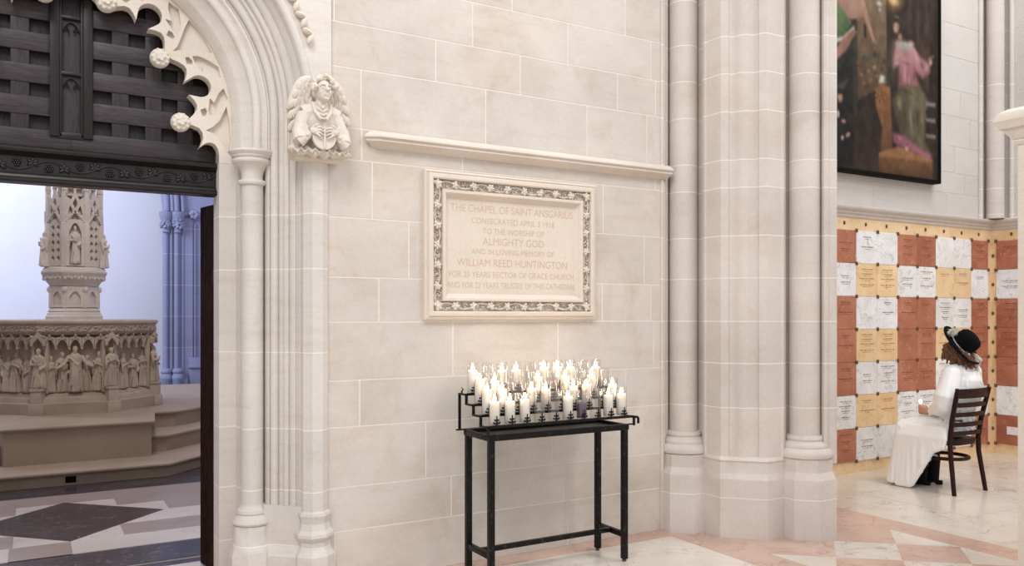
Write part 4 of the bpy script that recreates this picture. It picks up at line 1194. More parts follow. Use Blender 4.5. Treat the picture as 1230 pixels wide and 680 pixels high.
def ink_mesh(seed, c):
    """rows of tiny engraved letters, too small to read"""
    r = random.Random(seed); m = MB()
    rows = r.choice([[0.095, 0.0], [0.10, 0.035, -0.045], [0.07], [0.10, 0.055, 0.01, -0.05], [0.03, -0.03], [0.085]])
    for z in rows:
        for ln, dz, hh in ((r.uniform(0.11, 0.22), 0, 0.0095), (r.uniform(0.06, 0.13), -0.017, 0.006)):
            x = -ln / 2
            while x < ln / 2:
                w = r.uniform(0.004, 0.009)
                m.add([(x, -0.0164, z + dz), (x + w, -0.0164, z + dz), (x + w, -0.0164, z + dz + hh), (x, -0.0164, z + dz + hh)], [(0, 1, 2, 3)])
                x += w + (0.0025 if r.random() < 0.8 else 0.009)
    me = bpy.data.meshes.new('inscription'); m.b.to_mesh(me); m.b.free(); me.materials.append(M[MATN[c][1]])
    return me
IM = {c: [ink_mesh(i * 7 + ord(c), c) for i in range(6)] for c in 'rwy'}
rr = random.Random(17)
BLANK = {(0, 2), (0, 5), (2, 1), (6, 2), (4, 6), (0, 6)}
def put_panel(c, loc, rz, label, ink=True):
    o = bpy.data.objects.new('niche_panel', PM[c]); COL.objects.link(o)
    o.location = loc; o.rotation_euler = (0, 0, rz)
    tag(o, label, 'plaque', 'marble niche panels')
    if ink:
        i = bpy.data.objects.new('inscription', rr.choice(IM[c])); COL.objects.link(i); i.parent = o
    return o
for r in range(7):
    for c in range(8):
        k = GRID[r][c]
        put_panel(k, (BX0 + TS * (c - 0.5), 5.128, BZ0 - TS * (r + 0.5)), 0, '%s marble niche panel, %s, %s' % (MATN[k][2], ORD[r] + ' row' if ORD[r] in ('top', 'bottom') else ORD[r] + ' row from top', COLN[c]), (r, c) not in BLANK)
for r, k in enumerate('rwrrrwr'):
    o = put_panel(k, (9.108, 5.075 - TS * 0.5, BZ0 - TS * (r + 0.5)), -PI / 2, '%s marble niche panel on the return wall, %s' % (MATN[k][2], ORD[r] + ' row' if ORD[r] in ('top', 'bottom') else ORD[r] + ' row from top'), r not in (5, 6))
m = MB()
m.lathe([(0.0, 0.018), (0.007, 0.017), (0.011, 0.013), (0.016, 0.008), (0.017, 0.0)], (0, 0), 8, m=Matrix.Rotation(PI / 2, 4, 'X'))
for q in range(4):
    t = PI / 4 + PI / 2 * q; m.ball((0.015 * math.cos(t), -0.005, 0.015 * math.sin(t)), (0.0075, 0.006, 0.0075), None, 8)
bmesh.ops.recalc_face_normals(m.b, faces=m.b.faces[:])
BM = bpy.data.meshes.new('bronze_rosette'); m.b.to_mesh(BM); m.b.free(); BM.materials.append(M['bronze'])
m = MB(); m.lathe([(0.0, 0.012), (0.010, 0.011), (0.016, 0.006), (0.018, 0.0)], (0, 0), 12, m=Matrix.Rotation(PI / 2, 4, 'X') @ Matrix.Diagonal((0.75, 1.15, 1, 1)))
bmesh.ops.recalc_face_normals(m.b, faces=m.b.faces[:])
SM = bpy.data.meshes.new('bronze_stud'); m.b.to_mesh(SM); m.b.free(); SM.materials.append(M['bronze'])
def put(name, me, loc, rz, label, cat, group):
    o = bpy.data.objects.new(name, me); COL.objects.link(o); o.location = loc; o.rotation_euler = (0, 0, rz); return tag(o, label, cat, group)
NUM = ['first', 'second', 'third', 'fourth', 'fifth', 'sixth', 'seventh', 'eighth']
for r in range(8):
    for c in range(8):
        put('bronze_rosette', BM, (BX0 + TS * c, 5.1135, BZ0 - TS * r), 0, 'bronze rosette bolt at panel corners, %s line down, %s from the pier' % (NUM[r], NUM[c]), 'bolt', 'rosette bolts of the niche wall')
    put('bronze_rosette', BM, (9.0935, 5.075, BZ0 - TS * r), -PI / 2, 'bronze rosette bolt on the return wall beside the corner, %s line down' % NUM[r], 'bolt', 'rosette bolts of the niche wall')
for c in range(8):
    put('bronze_stud', SM, (BX0 + TS * (c - 0.5), 5.128, 2.388), 0, 'oval bronze stud in the yellow top border, %s from the pier' % NUM[c], 'bolt', 'studs of the yellow border')
put('bronze_stud', SM, (9.108, 4.92, 2.388), -PI / 2, 'oval bronze stud in the yellow top border of the return wall', 'bolt', 'studs of the yellow border')
for r in range(7):
    put('bronze_stud', SM, (9.108, 5.115, BZ0 - TS * (r + 0.5)), -PI / 2, 'bronze stud in the upright yellow border beside the corner, %s down' % NUM[r], 'bolt', 'studs of the yellow border')
m = MB(); m.box((0, 0, 0), (0.004, 0.115, 0.085)); o = m.obj('paper_card', 'card', smooth=False); o.location = (9.089, 4.90, 0.225)
tag(o, 'small white card fixed to the bottom red panel of the return wall', 'card')
V, F = text_mesh('~', 0, 0, 0.02, 0.006); m = MB(); m.add([(9.0868, 4.90 - x, 0.285 + y) for x, y in V], F); m.obj('printed_mark', 'ink', o, smooth=False)

# ---------------------------------------------------------------- oil painting
import numpy as np
pa = thing('oil_painting', 'tall dark religious oil painting with woman in pink robe, black frame, above niche wall', 'painting', (7.0, 5.08, 2.84))
f_ = 985.0; ca_, sa_ = 0.5045, 0.8634
def canvas(zx, zy, Y=5.062):
    """place on the canvas from measured coordinates of the photographed picture"""
    u = (990 + zx / 2.72 - 615) / f_; dx = ca_ + sa_ * u; dy = sa_ - ca_ * u; d = Y / dy
    return (dx * d, 1.5 - (zy / 2.72 - 380) / f_ * d)
CX0, CX1, CZ0, CZ1 = 5.80, 8.015, 2.895, 5.70
NX, NZ = 222, 281
gx, gz = np.meshgrid(np.linspace(CX0, CX1, NX), np.linspace(CZ0, CZ1, NZ))
rng = np.random.default_rng(3)
img = np.ones((NZ, NX, 3)) * np.array([50, 38, 32.0])
def smooth_noise(n, amp):
    a = rng.random((n, n)); iy = np.linspace(0, n - 1.001, NZ); ix = np.linspace(0, n - 1.001, NX)
    y0 = iy.astype(int); x0 = ix.astype(int); fy = (iy - y0)[:, None]; fx = (ix - x0)[None]
    v = a[y0][:, x0] * (1 - fy) * (1 - fx) + a[y0 + 1][:, x0] * fy * (1 - fx) + a[y0][:, x0 + 1] * (1 - fy) * fx + a[y0 + 1][:, x0 + 1] * fy * fx
    return (v - 0.5) * amp
def paint(pts, col, col2=None, ax=(0, 1), soft=0.012):
    P = [canvas(*p) for p in pts]
    n = len(P); dist = np.full(gx.shape, 9.0); ins = np.zeros(gx.shape, bool)
    for i in range(n):
        (xa, za), (xb, zb) = P[i], P[(i + 1) % n]
        ex, ez = xb - xa, zb - za; L = ex * ex + ez * ez + 1e-9
        t = np.clip(((gx - xa) * ex + (gz - za) * ez) / L, 0, 1)
        dist = np.minimum(dist, np.hypot(gx - xa - t * ex, gz - za - t * ez))
        cr = ((za > gz) != (zb > gz)) & (gx < (xb - xa) * (gz - za) / (zb - za + 1e-12) + xa)
        ins ^= cr
    sd = np.where(ins, dist, -dist); a = np.clip(sd / soft * 0.5 + 0.5, 0, 1)[..., None]
    c = np.array(col, float)
    if col2 is not None:
        q = gx * ax[0] + gz * ax[1]; qs = [x * ax[0] + z * ax[1] for x, z in P]
        t = np.clip((q - min(qs)) / (max(qs) - min(qs) + 1e-9), 0, 1)[..., None]
        c = c * (1 - t) + np.array(col2, float) * t
    img[:] = img * (1 - a) + c * a
def dab(x, y, rx, ry, col, soft=0.5, rot=0.0):
    X, Z = canvas(x, y); s = 2.72 * 985 / 8.2
    dx, dz = gx - X, gz - Z; co, si = math.cos(rot), math.sin(rot)
    d = np.hypot((dx * co + dz * si) / (rx * 1.25 / s), (-dx * si + dz * co) / (ry / s))
    a = np.clip((1 - d) / soft, 0, 1)[..., None]
    img[:] = img * (1 - a) + np.array(col, float) * a
paint([(105, -200), (215, -200), (210, 270), (105, 330)], (92, 66, 44), (176, 150, 108))
for q in range(9): dab(110 + q * 11, 175 + (q * 37) % 30, 14, 12, [(88, 84, 66), (120, 100, 74), (70, 68, 56)][q % 3])
for q in range(16): dab(108 + (q * 29) % 95, 205 + (q * 17) % 80, 9, 7, [(150, 96, 66), (112, 70, 48), (76, 60, 46), (170, 130, 96)][q % 4])
paint([(-200, 230), (100, 150), (106, 395), (-200, 420)], (26, 26, 26), (44, 44, 42))
paint([(92, 80), (106, 80), (106, 395), (95, 395)], (58, 56, 48))
paint([(-200, 390), (360, 360), (360, 600), (-200, 560)], (70, 50, 40), (44, 32, 26))
paint([(198, -200), (360, -200), (360, 330), (205, 330)], (44, 32, 28), (66, 48, 40))
for q in range(3): paint([(270 + q * 28, -200), (282 + q * 28, -200), (284 + q * 28, 300), (274 + q * 28, 300)], (74, 56, 46))
paint([(310, 100), (345, 108), (345, 215), (315, 205)], (92, 62, 44), (60, 42, 34))
dab(226, 4, 46, 42, (190, 140, 70), 0.9); dab(226, 2, 26, 22, (246, 214, 140), 0.8)
# winged messenger, cut by the pier
paint([(20, -60), (110, -60), (140, 40), (120, 60), (60, 66), (20, 30)], (170, 120, 100), (206, 166, 140))
paint([(20, 10), (45, 10), (88, 75), (70, 108), (20, 138)], (60, 96, 54), (112, 142, 84))
paint([(25, 128), (60, 118), (96, 84), (98, 98), (70, 128), (28, 146)], (214, 206, 190))
paint([(25, 175), (58, 128), (92, 96), (104, 104), (70, 166), (34, 200)], (196, 140, 112), (160, 108, 86), (1, 0))
paint([(120, 30), (132, 24), (160, 118), (168, 140), (158, 138)], (190, 138, 110))
for q in range(3): dab(132, 88 + 14 * q, 6, 10, (36, 30, 28))
dab(178, 12, 15, 11, (206, 208, 206), 0.7); dab(180, 32, 8, 7, (196, 200, 200), 0.7)
# kneeling donor in black at the lower left
paint([(20, 330), (66, 360), (100, 410), (92, 545), (20, 550)], (24, 20, 20), (38, 32, 32))
paint([(35, 285), (85, 252), (62, 292), (38, 300)], (82, 76, 70))
dab(50, 318, 13, 20, (196, 146, 116)); dab(48, 298, 13, 12, (46, 34, 28)); dab(44, 372, 7, 16, (214, 208, 200))
dab(62, 396, 12, 8, (196, 146, 116)); dab(76, 440, 13, 9, (202, 152, 122), rot=0.5); dab(58, 450, 7, 10, (214, 208, 200))
# chair with scroll
paint([(165, 290), (182, 275), (214, 282), (222, 505), (192, 565), (178, 545), (188, 420), (166, 345)], (98, 60, 32), (168, 108, 58))
for q in range(26):
    t = q * 0.42; dab(181 + (18 - q * 0.6) * math.cos(t), 308 + (27 - q * 0.9) * math.sin(t), 4, 4, (196, 138, 78) if q % 2 else (92, 56, 30))
paint([(178, 498), (352, 528), (352, 604), (178, 566)], (84, 52, 30), (150, 96, 54))
paint([(178, 498), (240, 478), (352, 520), (352, 532), (178, 510)], (176, 118, 68))
paint([(176, 272), (182, 245), (205, 250), (208, 272)], (222, 216, 204))
# seated woman
paint([(196, 268), (202, 200), (222, 130), (246, 126), (252, 200), (242, 284), (206, 280)], (60, 50, 36), (104, 90, 62), soft=0.03)
paint([(236, 132), (284, 138), (312, 188), (344, 208), (344, 238), (320, 258), (298, 236), (308, 284), (240, 294), (244, 214), (222, 224), (222, 196)], (168, 96, 106), (214, 150, 154), soft=0.025)
for x, y, rx, ry, c, ro in ((262, 236, 9, 44, (224, 164, 168), 0.1), (292, 244, 6, 40, (146, 80, 92), -0.1), (250, 262, 6, 30, (150, 82, 94), 0.1), (276, 262, 6, 26, (206, 140, 146), 0), (298, 182, 11, 28, (230, 176, 180), 0.5), (318, 214, 9, 16, (150, 84, 96), 0.7),
                           (332, 222, 12, 13, (220, 158, 162), 0.9), (236, 206, 12, 8, (222, 156, 160), 0.2), (264, 176, 18, 10, (196, 126, 134), 0.2), (268, 208, 26, 4, (138, 96, 70), -0.05)): dab(x, y, rx, ry, c, 0.95, ro)
paint([(232, 142), (262, 132), (292, 142), (272, 166), (250, 168)], (170, 164, 154), (206, 200, 190), soft=0.03)
paint([(214, 64), (230, 44), (252, 56), (270, 92), (284, 122), (270, 136), (246, 130), (226, 112)], (46, 36, 30), (70, 56, 44), soft=0.025)
dab(246, 122, 13, 18, (176, 130, 106), 0.6, -0.3)
dab(233, 90, 14, 24, (208, 162, 134), 0.5, -0.25); dab(240, 92, 7, 20, (160, 112, 90), 0.9, -0.25); dab(232, 66, 13, 10, (60, 42, 34), 0.6); dab(228, 86, 3.4, 1.8, (84, 56, 48)); dab(236, 87, 3, 1.8, (84, 56, 48)); dab(229, 104, 4, 2, (164, 92, 82)); dab(236, 56, 12, 5, (150, 140, 120), 0.8)
dab(246, 180, 18, 8, (210, 160, 130), 0.5, 0.5); dab(346, 204, 10, 14, (212, 162, 132), 0.5, -0.4)
for q in range(4): dab(340 + q * 5, 192 - q * 2, 2.4, 10, (206, 156, 128), 0.6, -0.3)
paint([(220, 322), (238, 292), (258, 276), (312, 282), (338, 330), (326, 420), (328, 470), (352, 510), (300, 492), (256, 452), (236, 400)], (84, 76, 52), (126, 114, 82), (1, 0.4), soft=0.03)
for x, y, rx, ry, c, ro in ((244, 334, 17, 30, (160, 146, 110), 0.3), (288, 330, 22, 40, (150, 136, 100), -0.2), (262, 380, 6, 64, (66, 58, 40), 0.12), (282, 396, 9, 66, (148, 134, 100), 0.16), (304, 400, 6, 70, (70, 62, 44), 0.14), (318, 380, 7, 60, (140, 128, 94), 0.08), (270, 300, 34, 7, (78, 70, 48), -0.1),
                           (312, 462, 9, 34, (142, 128, 94), 0.4), (330, 490, 14, 10, (84, 74, 52), 0.6)): dab(x, y, rx, ry, c, 0.95, ro)
paint([(222, 434), (258, 442), (292, 472), (350, 508), (346, 522), (280, 494), (226, 466)], (160, 84, 104), (182, 104, 122), (1, 0), soft=0.02)
dab(246, 452, 16, 7, (206, 134, 150), 0.9, -0.3); dab(312, 498, 26, 4, (206, 134, 150), 0.9, -0.5)
dab(268, 486, 12, 9, (214, 166, 138), 0.6)
for q in range(5): paint([(330, 334 + q * 26), (362, 338 + q * 26), (362, 350 + q * 26), (332, 346 + q * 26)], (150, 138, 126) if q % 2 == 0 else (44, 36, 32))
img += (smooth_noise(40, 26) + smooth_noise(110, 20))[..., None]
for q in range(2):                                   # blend the brush strokes
    img = (img * 2 + np.roll(img, 1, 0) + np.roll(img, -1, 0) + np.roll(img, 1, 1) + np.roll(img, -1, 1)) / 6
grey = img.mean(2, keepdims=True)
img = np.clip((img * 0.8 + grey * 0.2) * 0.80, 8, 255) / 255
limg = np.where(img <= 0.04045, img / 12.92, ((img + 0.055) / 1.055) ** 2.4)
me = bpy.data.meshes.new('canvas')
vs = [(float(gx[j, i]), 5.06, float(gz[j, i])) for j in range(NZ) for i in range(NX)]
fs = [(j * NX + i, j * NX + i + 1, (j + 1) * NX + i + 1, (j + 1) * NX + i) for j in range(NZ - 1) for i in range(NX - 1)]
me.from_pydata(vs, [], fs)
at_ = me.color_attributes.new('paint', 'FLOAT_COLOR', 'POINT')
at_.data.foreach_set('color', np.concatenate([limg, np.ones((NZ, NX, 1))], axis=2).astype(np.float32).ravel())
k = NM('oil_paint', 0.5, spec=0.2); a = k.n('ShaderNodeAttribute', attribute_name='paint'); k.l(a.outputs['Color'], k.b.inputs['Base Color'])
link('canvas', me, k.m, pa, False)
mb = MB()
def fr(d, w): return [(CX0 - 0.03 + d, 5.135 - w, CZ0 - 0.035 + d), (CX1 + 0.03 - d, 5.135 - w, CZ0 - 0.035 + d), (CX1 + 0.03 - d, 5.135 - w, CZ1 + 0.035 - d), (CX0 - 0.03 + d, 5.135 - w, CZ1 + 0.035 - d)]
mb.loft([fr(0, 0), fr(0, 0.085), fr(0.008, 0.095), fr(0.024, 0.092), fr(0.030, 0.078), fr(0.036, 0.07), fr(0.036, 0.0)])
mb.obj('frame', 'black', pa, angle=25)

# ---------------------------------------------------------------- votive candle stand
stand = thing('candle_stand', 'worn black iron votive candle stand with four stepped tiers, by the limestone wall', 'candle stand', (2.66, 4.12, 0))
LX0, LX1, LY0, LY1 = 2.192, 3.122, 3.985, 4.258
for x in (LX0, LX1):
    for y in (LY0, LY1):
        m = MB(); m.box((x, y, 0.414), (0.034, 0.034, 0.792), bev=0.003); lg = m.obj('leg', 'iron', stand)
        m = MB(); m.lathe([(0.012, 0.0), (0.014, 0.006), (0.012, 0.020)], (x, y), 12); m.obj('foot', 'bronze', lg)
for x in (LX0, LX1):
    m = MB(); m.box((x, (LY0 + LY1) / 2, 0.165), (0.028, LY1 - LY0 - 0.03, 0.032), bev=0.003); m.obj('side_stretcher', 'iron', stand)
m = MB(); m.box(((LX0 + LX1) / 2, 4.118, 0.168), (LX1 - LX0 - 0.02, 0.028, 0.028), bev=0.003); m.obj('stretcher', 'iron', stand)
m = MB()
m.box(((LX0 + LX1) / 2, (LY0 + LY1) / 2, 0.820), (LX1 - LX0 + 0.03, LY1 - LY0 + 0.03, 0.006))
for y in (LY0 - 0.008, LY1 + 0.008): m.box(((LX0 + LX1) / 2, y, 0.824), (LX1 - LX0 + 0.045, 0.022, 0.034), bev=0.003)
for x in (LX0 - 0.01, LX1 + 0.01): m.box((x, (LY0 + LY1) / 2, 0.824), (0.022, LY1 - LY0 + 0.03, 0.034), bev=0.003)
for y in (LY0 + 0.0, LY1 + 0.03): m.box(((LX0 + LX1) / 2, y, 0.838), (LX1 - LX0 + 0.13, 0.018, 0.008), bev=0.002)
m.obj('tray', 'iron', stand)
TY = [3.998 + 0.088 * r for r in range(4)]; TZ = [0.886 + 0.0535 * r for r in range(4)]
GX = lambda i: 2.222 + 0.0985 * i
tiers = []
for r in range(4):
    m = MB(); m.box((2.665, TY[r], TZ[r] - 0.003), (1.0, 0.078, 0.006), bev=0.001); m.box((2.665, TY[r] - 0.039, TZ[r] + 0.002), (1.0, 0.004, 0.014))
    tiers.append(m.obj('tier', 'iron_black', stand))
for x, s in ((2.158, -1), (3.172, 1)):                # stepped end brackets
    m = MB()
    pts = [(4.305, 0.838), (4.305, TZ[3])]
    for r in (3, 2, 1, 0): pts += [(TY[r] - 0.044, TZ[r]), (TY[r] - 0.044, TZ[r] - 0.0535)]
    pts[-1] = (pts[-1][0], 0.838)
    for (ya, za), (yb, zb) in zip(pts[:-1], pts[1:]):
        m.box((x, (ya + yb) / 2, (za + zb) / 2), (0.016, abs(yb - ya) + 0.010, abs(zb - za) + 0.010), bev=0.002)
    m.tube([(x, TY[3] + 0.01, TZ[3]), (x - 0.01, TY[3] - 0.005, TZ[3] + 0.018), (x - 0.004, TY[3] - 0.012, TZ[3] + 0.03), (x - 0.016, TY[3] - 0.008, TZ[3] + 0.042)], [0.005, 0.005, 0.004, 0.002], 8)
    m.obj('end_bracket', 'iron_black', stand)
m = MB()
m.tube([(3.165, 3.962, 0.886), (3.205, 3.962, 0.882), (3.212, 3.962, 0.874), (3.212, 3.962, 0.842)], 0.008, 8); m.obj('front_foot', 'iron', stand)
# leaf crest in front of every cup
m = MB()
for z, w in ((0.006, 0.021), (0.023, 0.022), (0.039, 0.014)):
    m.ball((0, 0, z), (w * 0.40, 0.006, 0.012), None, 10)
    for s in (-1, 1): m.ball((s * w * 0.75, 0.002, z + 0.001), (w * 0.45, 0.005, 0.0055), (0, s * -0.45, 0), 8)
m.ball((0, 0, 0.056), (0.004, 0.004, 0.009), None, 8)
crest = m.obj('leaf_crest', 'iron_black'); cm = crest.data; off = crest.location.copy(); bpy.data.objects.remove(crest)
for r in range(4):
    for i in range(10):
        o = bpy.data.objects.new('leaf_crest', cm); COL.objects.link(o); o.location = (GX(i) - 0.012, TY[r] - 0.0475, TZ[r] - 0.006); attach(o, tiers[r])

# candle jars and candles
def jar_mesh():
    m = MB(); R, t, Hh = 0.0335, 0.0022, 0.178
    m.lathe([(R - 0.004, 0.0), (R, 0.004), (R, Hh - 0.002), (R - 0.001, Hh), (R - t, Hh - 0.001), (R - t, 0.012), (R - 0.010, 0.009)], (0, 0), 28)
    bmesh.ops.recalc_face_normals(m.b, faces=m.b.faces[:])
    me = bpy.data.meshes.new('glass_jar'); m.b.to_mesh(me); m.b.free(); me.materials.append(M['glass'])
    me.polygons.foreach_set('use_smooth', [True] * len(me.polygons)); me.set_sharp_from_angle(angle=math.radians(40))
    return me
JM = jar_mesh()
def cyl_mesh(name, prof, mat, n=24):
    m = MB(); m.lathe(prof, (0, 0), n); bmesh.ops.recalc_face_normals(m.b, faces=m.b.faces[:])
    me = bpy.data.meshes.new(name); m.b.to_mesh(me); m.b.free(); me.materials.append(M[mat])
    me.polygons.foreach_set('use_smooth', [True] * len(me.polygons)); me.set_sharp_from_angle(angle=math.radians(40))
    return me
def wax_mesh(h, mat): return cyl_mesh('wax', [(0.0, 0.0), (0.027, 0.0), (0.0285, 0.003), (0.0285, h - 0.004), (0.026, h), (0.018, h - 0.003), (0.006, h - 0.005), (0.0, h - 0.005)], mat)
WICK = cyl_mesh('wick', [(0.0013, 0.0), (0.0013, 0.014)], 'wick', 6)
FLAME = cyl_mesh('flame', [(0.0, 0.0), (0.006, 0.001), (0.0100, 0.007), (0.0100, 0.012), (0.0070, 0.018), (0.003, 0.023), (0.0, 0.026)], 'flame', 12)
TIER = ['front tier', 'second tier', 'third tier', 'top tier']
ORDN = ['first', 'second', 'third', 'fourth', 'fifth', 'sixth', 'seventh', 'eighth', 'ninth', 'last']
STATE = ['LLL..LP.LL', 'LL.LL.LL.L', 'LL..L.L.L.', 'L.LL.LLL.L']
def kid(name, me, parent, loc):
    o = bpy.data.objects.new(name, me); COL.objects.link(o); o.parent = parent; o.location = loc; return o
rr = random.Random(33)
for r in range(4):
    for i in range(10):
        s = STATE[r][i]; base = (GX(i), TY[r], TZ[r] + 0.0005)
        j = bpy.data.objects.new('candle_jar', JM); COL.objects.link(j); j.location = base
        what = {'L': 'clear glass jar holding a lit white candle', '.': 'empty clear glass candle jar', 'P': 'clear glass jar with a low purple candle'}[s]
        tag(j, '%s, %s of the stand, %s from left' % (what, TIER[r], ORDN[i]) if s != 'P' else 'clear glass jar with a low purple candle, front tier of the stand', 'candle jar', 'glass candle jars on the stand')
        if s == '.': continue
        h = rr.choice((0.118, 0.124, 0.128, 0.132)) if s == 'L' else 0.088
        w = bpy.data.objects.new('candle', wax_mesh(h, 'wax' if s == 'L' else 'wax_purple')); COL.objects.link(w); w.location = (base[0], base[1], base[2] + 0.0122)
        tag(w, 'lit white candle inside its jar, %s of the stand, %s from left' % (TIER[r], ORDN[i]) if s == 'L' else 'low purple candle in a glass jar on the front tier', 'candle', 'candles on the stand')
        kid('wick', WICK, w, (0, 0, h - 0.006))
        if s == 'L': kid('flame', FLAME, w, (0, 0, h + 0.003))

# ---------------------------------------------------------------- chair
chair = thing('wooden_chair', 'dark mahogany ladder-back chair with five slats carrying the woman in white', 'chair', (6.86, 4.26, 0))
cp_ = lambda x, y, z: (6.86 + x, 4.26 + y, z)
for s in (-1, 1):
    m = MB()
    path = [(s * 0.228, -0.215, 0.0), (s * 0.215, -0.19, 0.18), (s * 0.205, -0.168, 0.34), (s * 0.205, -0.165, 0.46), (s * 0.212, -0.185, 0.62), (s * 0.224, -0.225, 0.80), (s * 0.230, -0.245, 0.895)]
    pts = []
    for a, b in zip(path[:-1], path[1:]):
        for q in range(3): pts.append(cp_(*[a[i] + (b[i] - a[i]) * q / 3 for i in range(3)]))
    pts.append(cp_(*path[-1]))
    m.tube(pts, [0.0175 + 0.003 * math.sin(PI * i / (len(pts) - 1)) for i in range(len(pts))], 12); m.obj('rear_leg', 'wood_chair', chair)
    m = MB(); m.tube([cp_(s * 0.185, 0.195, 0.0), cp_(s * 0.182, 0.19, 0.2), cp_(s * 0.178, 0.182, 0.42)], [0.014, 0.018, 0.021], 12); m.obj('front_leg', 'wood_chair', chair)
m = MB()
def seat_ring(k, z):
    out = []
    for j in range(36):
        t = 2 * PI * j / 36; c, s_ = math.cos(t), math.sin(t)
        x = 0.215 * abs(c) ** 0.55 * (1 if c > 0 else -1) * (1 - 0.06 * s_); y = 0.208 * abs(s_) ** 0.55 * (1 if s_ > 0 else -1)
        out.append(cp_(x * k, y * k + 0.01, z))
    return out
m.loft([seat_ring(k, z) for k, z in ((0.90, 0.405), (0.93, 0.408), (0.94, 0.424), (0.985, 0.428), (1.0, 0.436), (1.0, 0.446), (0.97, 0.454), (0.8, 0.452))]); m.obj('seat', 'wood_chair', chair)
m = MB()
ring = [cp_(0.178 * math.cos(2 * PI * j / 40), -0.0 + 0.178 * math.sin(2 * PI * j / 40) * 1.0, 0.285) for j in range(41)]
for q in range(40): pass
m.tube(ring, 0.013, 10, flat=1.2); m.obj('ring_stretcher', 'wood_chair', chair)
for z, h in ((0.852, 0.078), (0.755, 0.038), (0.672, 0.036), (0.588, 0.036), (0.512, 0.034)):
    yb = -0.168 - max(0, (z - 0.46)) * 0.17; w = 0.207 + (z - 0.46) * 0.045
    rings = []
    for q in range(13):
        u = -1 + 2 * q / 12; bow = -0.030 * (1 - u * u)
        hh = h / 2
        rings.append([cp_(w * u, yb + bow - 0.008, z - hh), cp_(w * u, yb + bow + 0.008, z - hh), cp_(w * u, yb + bow + 0.008, z + hh), cp_(w * u, yb + bow - 0.008, z + hh)])
    m = MB(); m.loft(rings); m.obj('back_slat', 'wood_chair', chair, angle=30)

# ---------------------------------------------------------------- woman in white
woman = thing('person', 'person in long white dress and black feathered hat sitting with a lit candle', 'person', (6.86, 4.30, 0))
V3 = Vector
HC = V3((6.915, 4.195, 1.205)); face = V3((-0.20, 0.98, 0)).normalized()
tilt = math.radians(24); up = V3((0, 0, 1))
fwd = (face * math.cos(tilt) + up * math.sin(tilt)).normalized(); axis = (up * math.cos(tilt) - face * math.sin(tilt)).normalized(); side = fwd.cross(axis).normalized()
def hp(s, f, a): return HC + side * s + fwd * f + axis * a
HR = Matrix((side, fwd, axis)).transposed().to_4x4()
Ls, Rs = V3((6.772, 4.150, 1.02)), V3((7.088, 4.165, 1.02))
Le, Re = V3((6.705, 4.150, 0.755)), V3((7.135, 4.215, 0.755))
Lw, Rw = V3((6.735, 4.330, 0.668)), V3((6.830, 4.385, 0.660))
LK, RK = V3((6.680, 4.555, 0.485)), V3((6.840, 4.640, 0.480))
LA, RA = V3((6.835, 4.470, 0.13)), V3((6.965, 4.440, 0.13))
m = MB()                                              # body, one continuous surface
m.ball(HC, (0.070, 0.088, 0.100), HR, 20); m.ball(hp(0, 0.030, -0.055), (0.050, 0.052, 0.055), HR)
m.tube([hp(0, 0.088, 0.010), hp(0, 0.108, -0.022)], [0.009, 0.014], 8)
for s in (-1, 1):
    m.ball(hp(s * 0.030, 0.078, 0.012), (0.014, 0.010, 0.008), HR, 8); m.ball(hp(s * 0.072, -0.005, -0.010), (0.010, 0.020, 0.032), HR, 8); m.ball(hp(s * 0.035, 0.062, -0.030), (0.020, 0.018, 0.020), HR, 8)
m.ball(hp(0, 0.084, -0.052), (0.022, 0.010, 0.010), HR, 8)
m.tube([hp(0, -0.02, -0.06), V3((6.925, 4.165, 1.04))], [0.052, 0.058], 14)
m.tube([V3((6.93, 4.165, 1.02)), V3((6.92, 4.20, 0.75)), V3((6.91, 4.235, 0.56))], [0.105, 0.098, 0.125], 16)
m.tube([Ls, V3((6.93, 4.16, 1.04)), Rs], [0.040, 0.065, 0.040], 14)
for a, b, c in ((Ls, Le, Lw), (Rs, Re, Rw)): m.tube([a, (a + b) / 2, b, (b + c) / 2, c], [0.040, 0.042, 0.037, 0.034, 0.025], 12)
for h_, k_, a_ in ((V3((6.83, 4.24, 0.54)), LK, LA), (V3((6.99, 4.26, 0.54)), RK, RA)): m.tube([h_, (h_ + k_) / 2, k_, k_ * 0.6 + a_ * 0.4, a_], [0.085, 0.072, 0.052, 0.050, 0.036], 12)
def fist(m, w, d, upv, sgn):
    """hand closing round a candle: palm, four bent fingers and a thumb"""
    d = d.normalized(); upv = upv.normalized(); n = d.cross(upv).normalized() * sgn
    pc = w + d * 0.040
    R = Matrix((n, d, upv)).transposed().to_4x4()
    m.ball(pc, (0.016, 0.042, 0.036), R, 12)
    for i, ln in enumerate((0.030, 0.034, 0.032, 0.026)):
        b = pc + d * 0.034 + upv * (0.026 - 0.017 * i)
        m.tube([b - d * 0.01, b + d * 0.020 + n * 0.008, b + d * 0.020 + n * (0.012 + ln * 0.7), b + d * 0.002 + n * (0.016 + ln)], [0.0095, 0.0092, 0.0085, 0.007], 8)
    t0 = pc + upv * 0.024 - d * 0.012
    m.tube([t0, t0 + upv * 0.014 + n * 0.018 + d * 0.012, t0 + upv * 0.008 + n * 0.032 + d * 0.036], [0.011, 0.0105, 0.008], 8)
CD = V3((6.735, 4.415, 0))
fist(m, Lw, V3((CD.x - 0.02, CD.y, 0.69)) - Lw, up, 1)
fist(m, Rw, V3((CD.x + 0.03, CD.y + 0.02, 0.67)) - Rw, up, -1)
remeshed(m, 'body', 'skin', woman, 0.0055, 2)
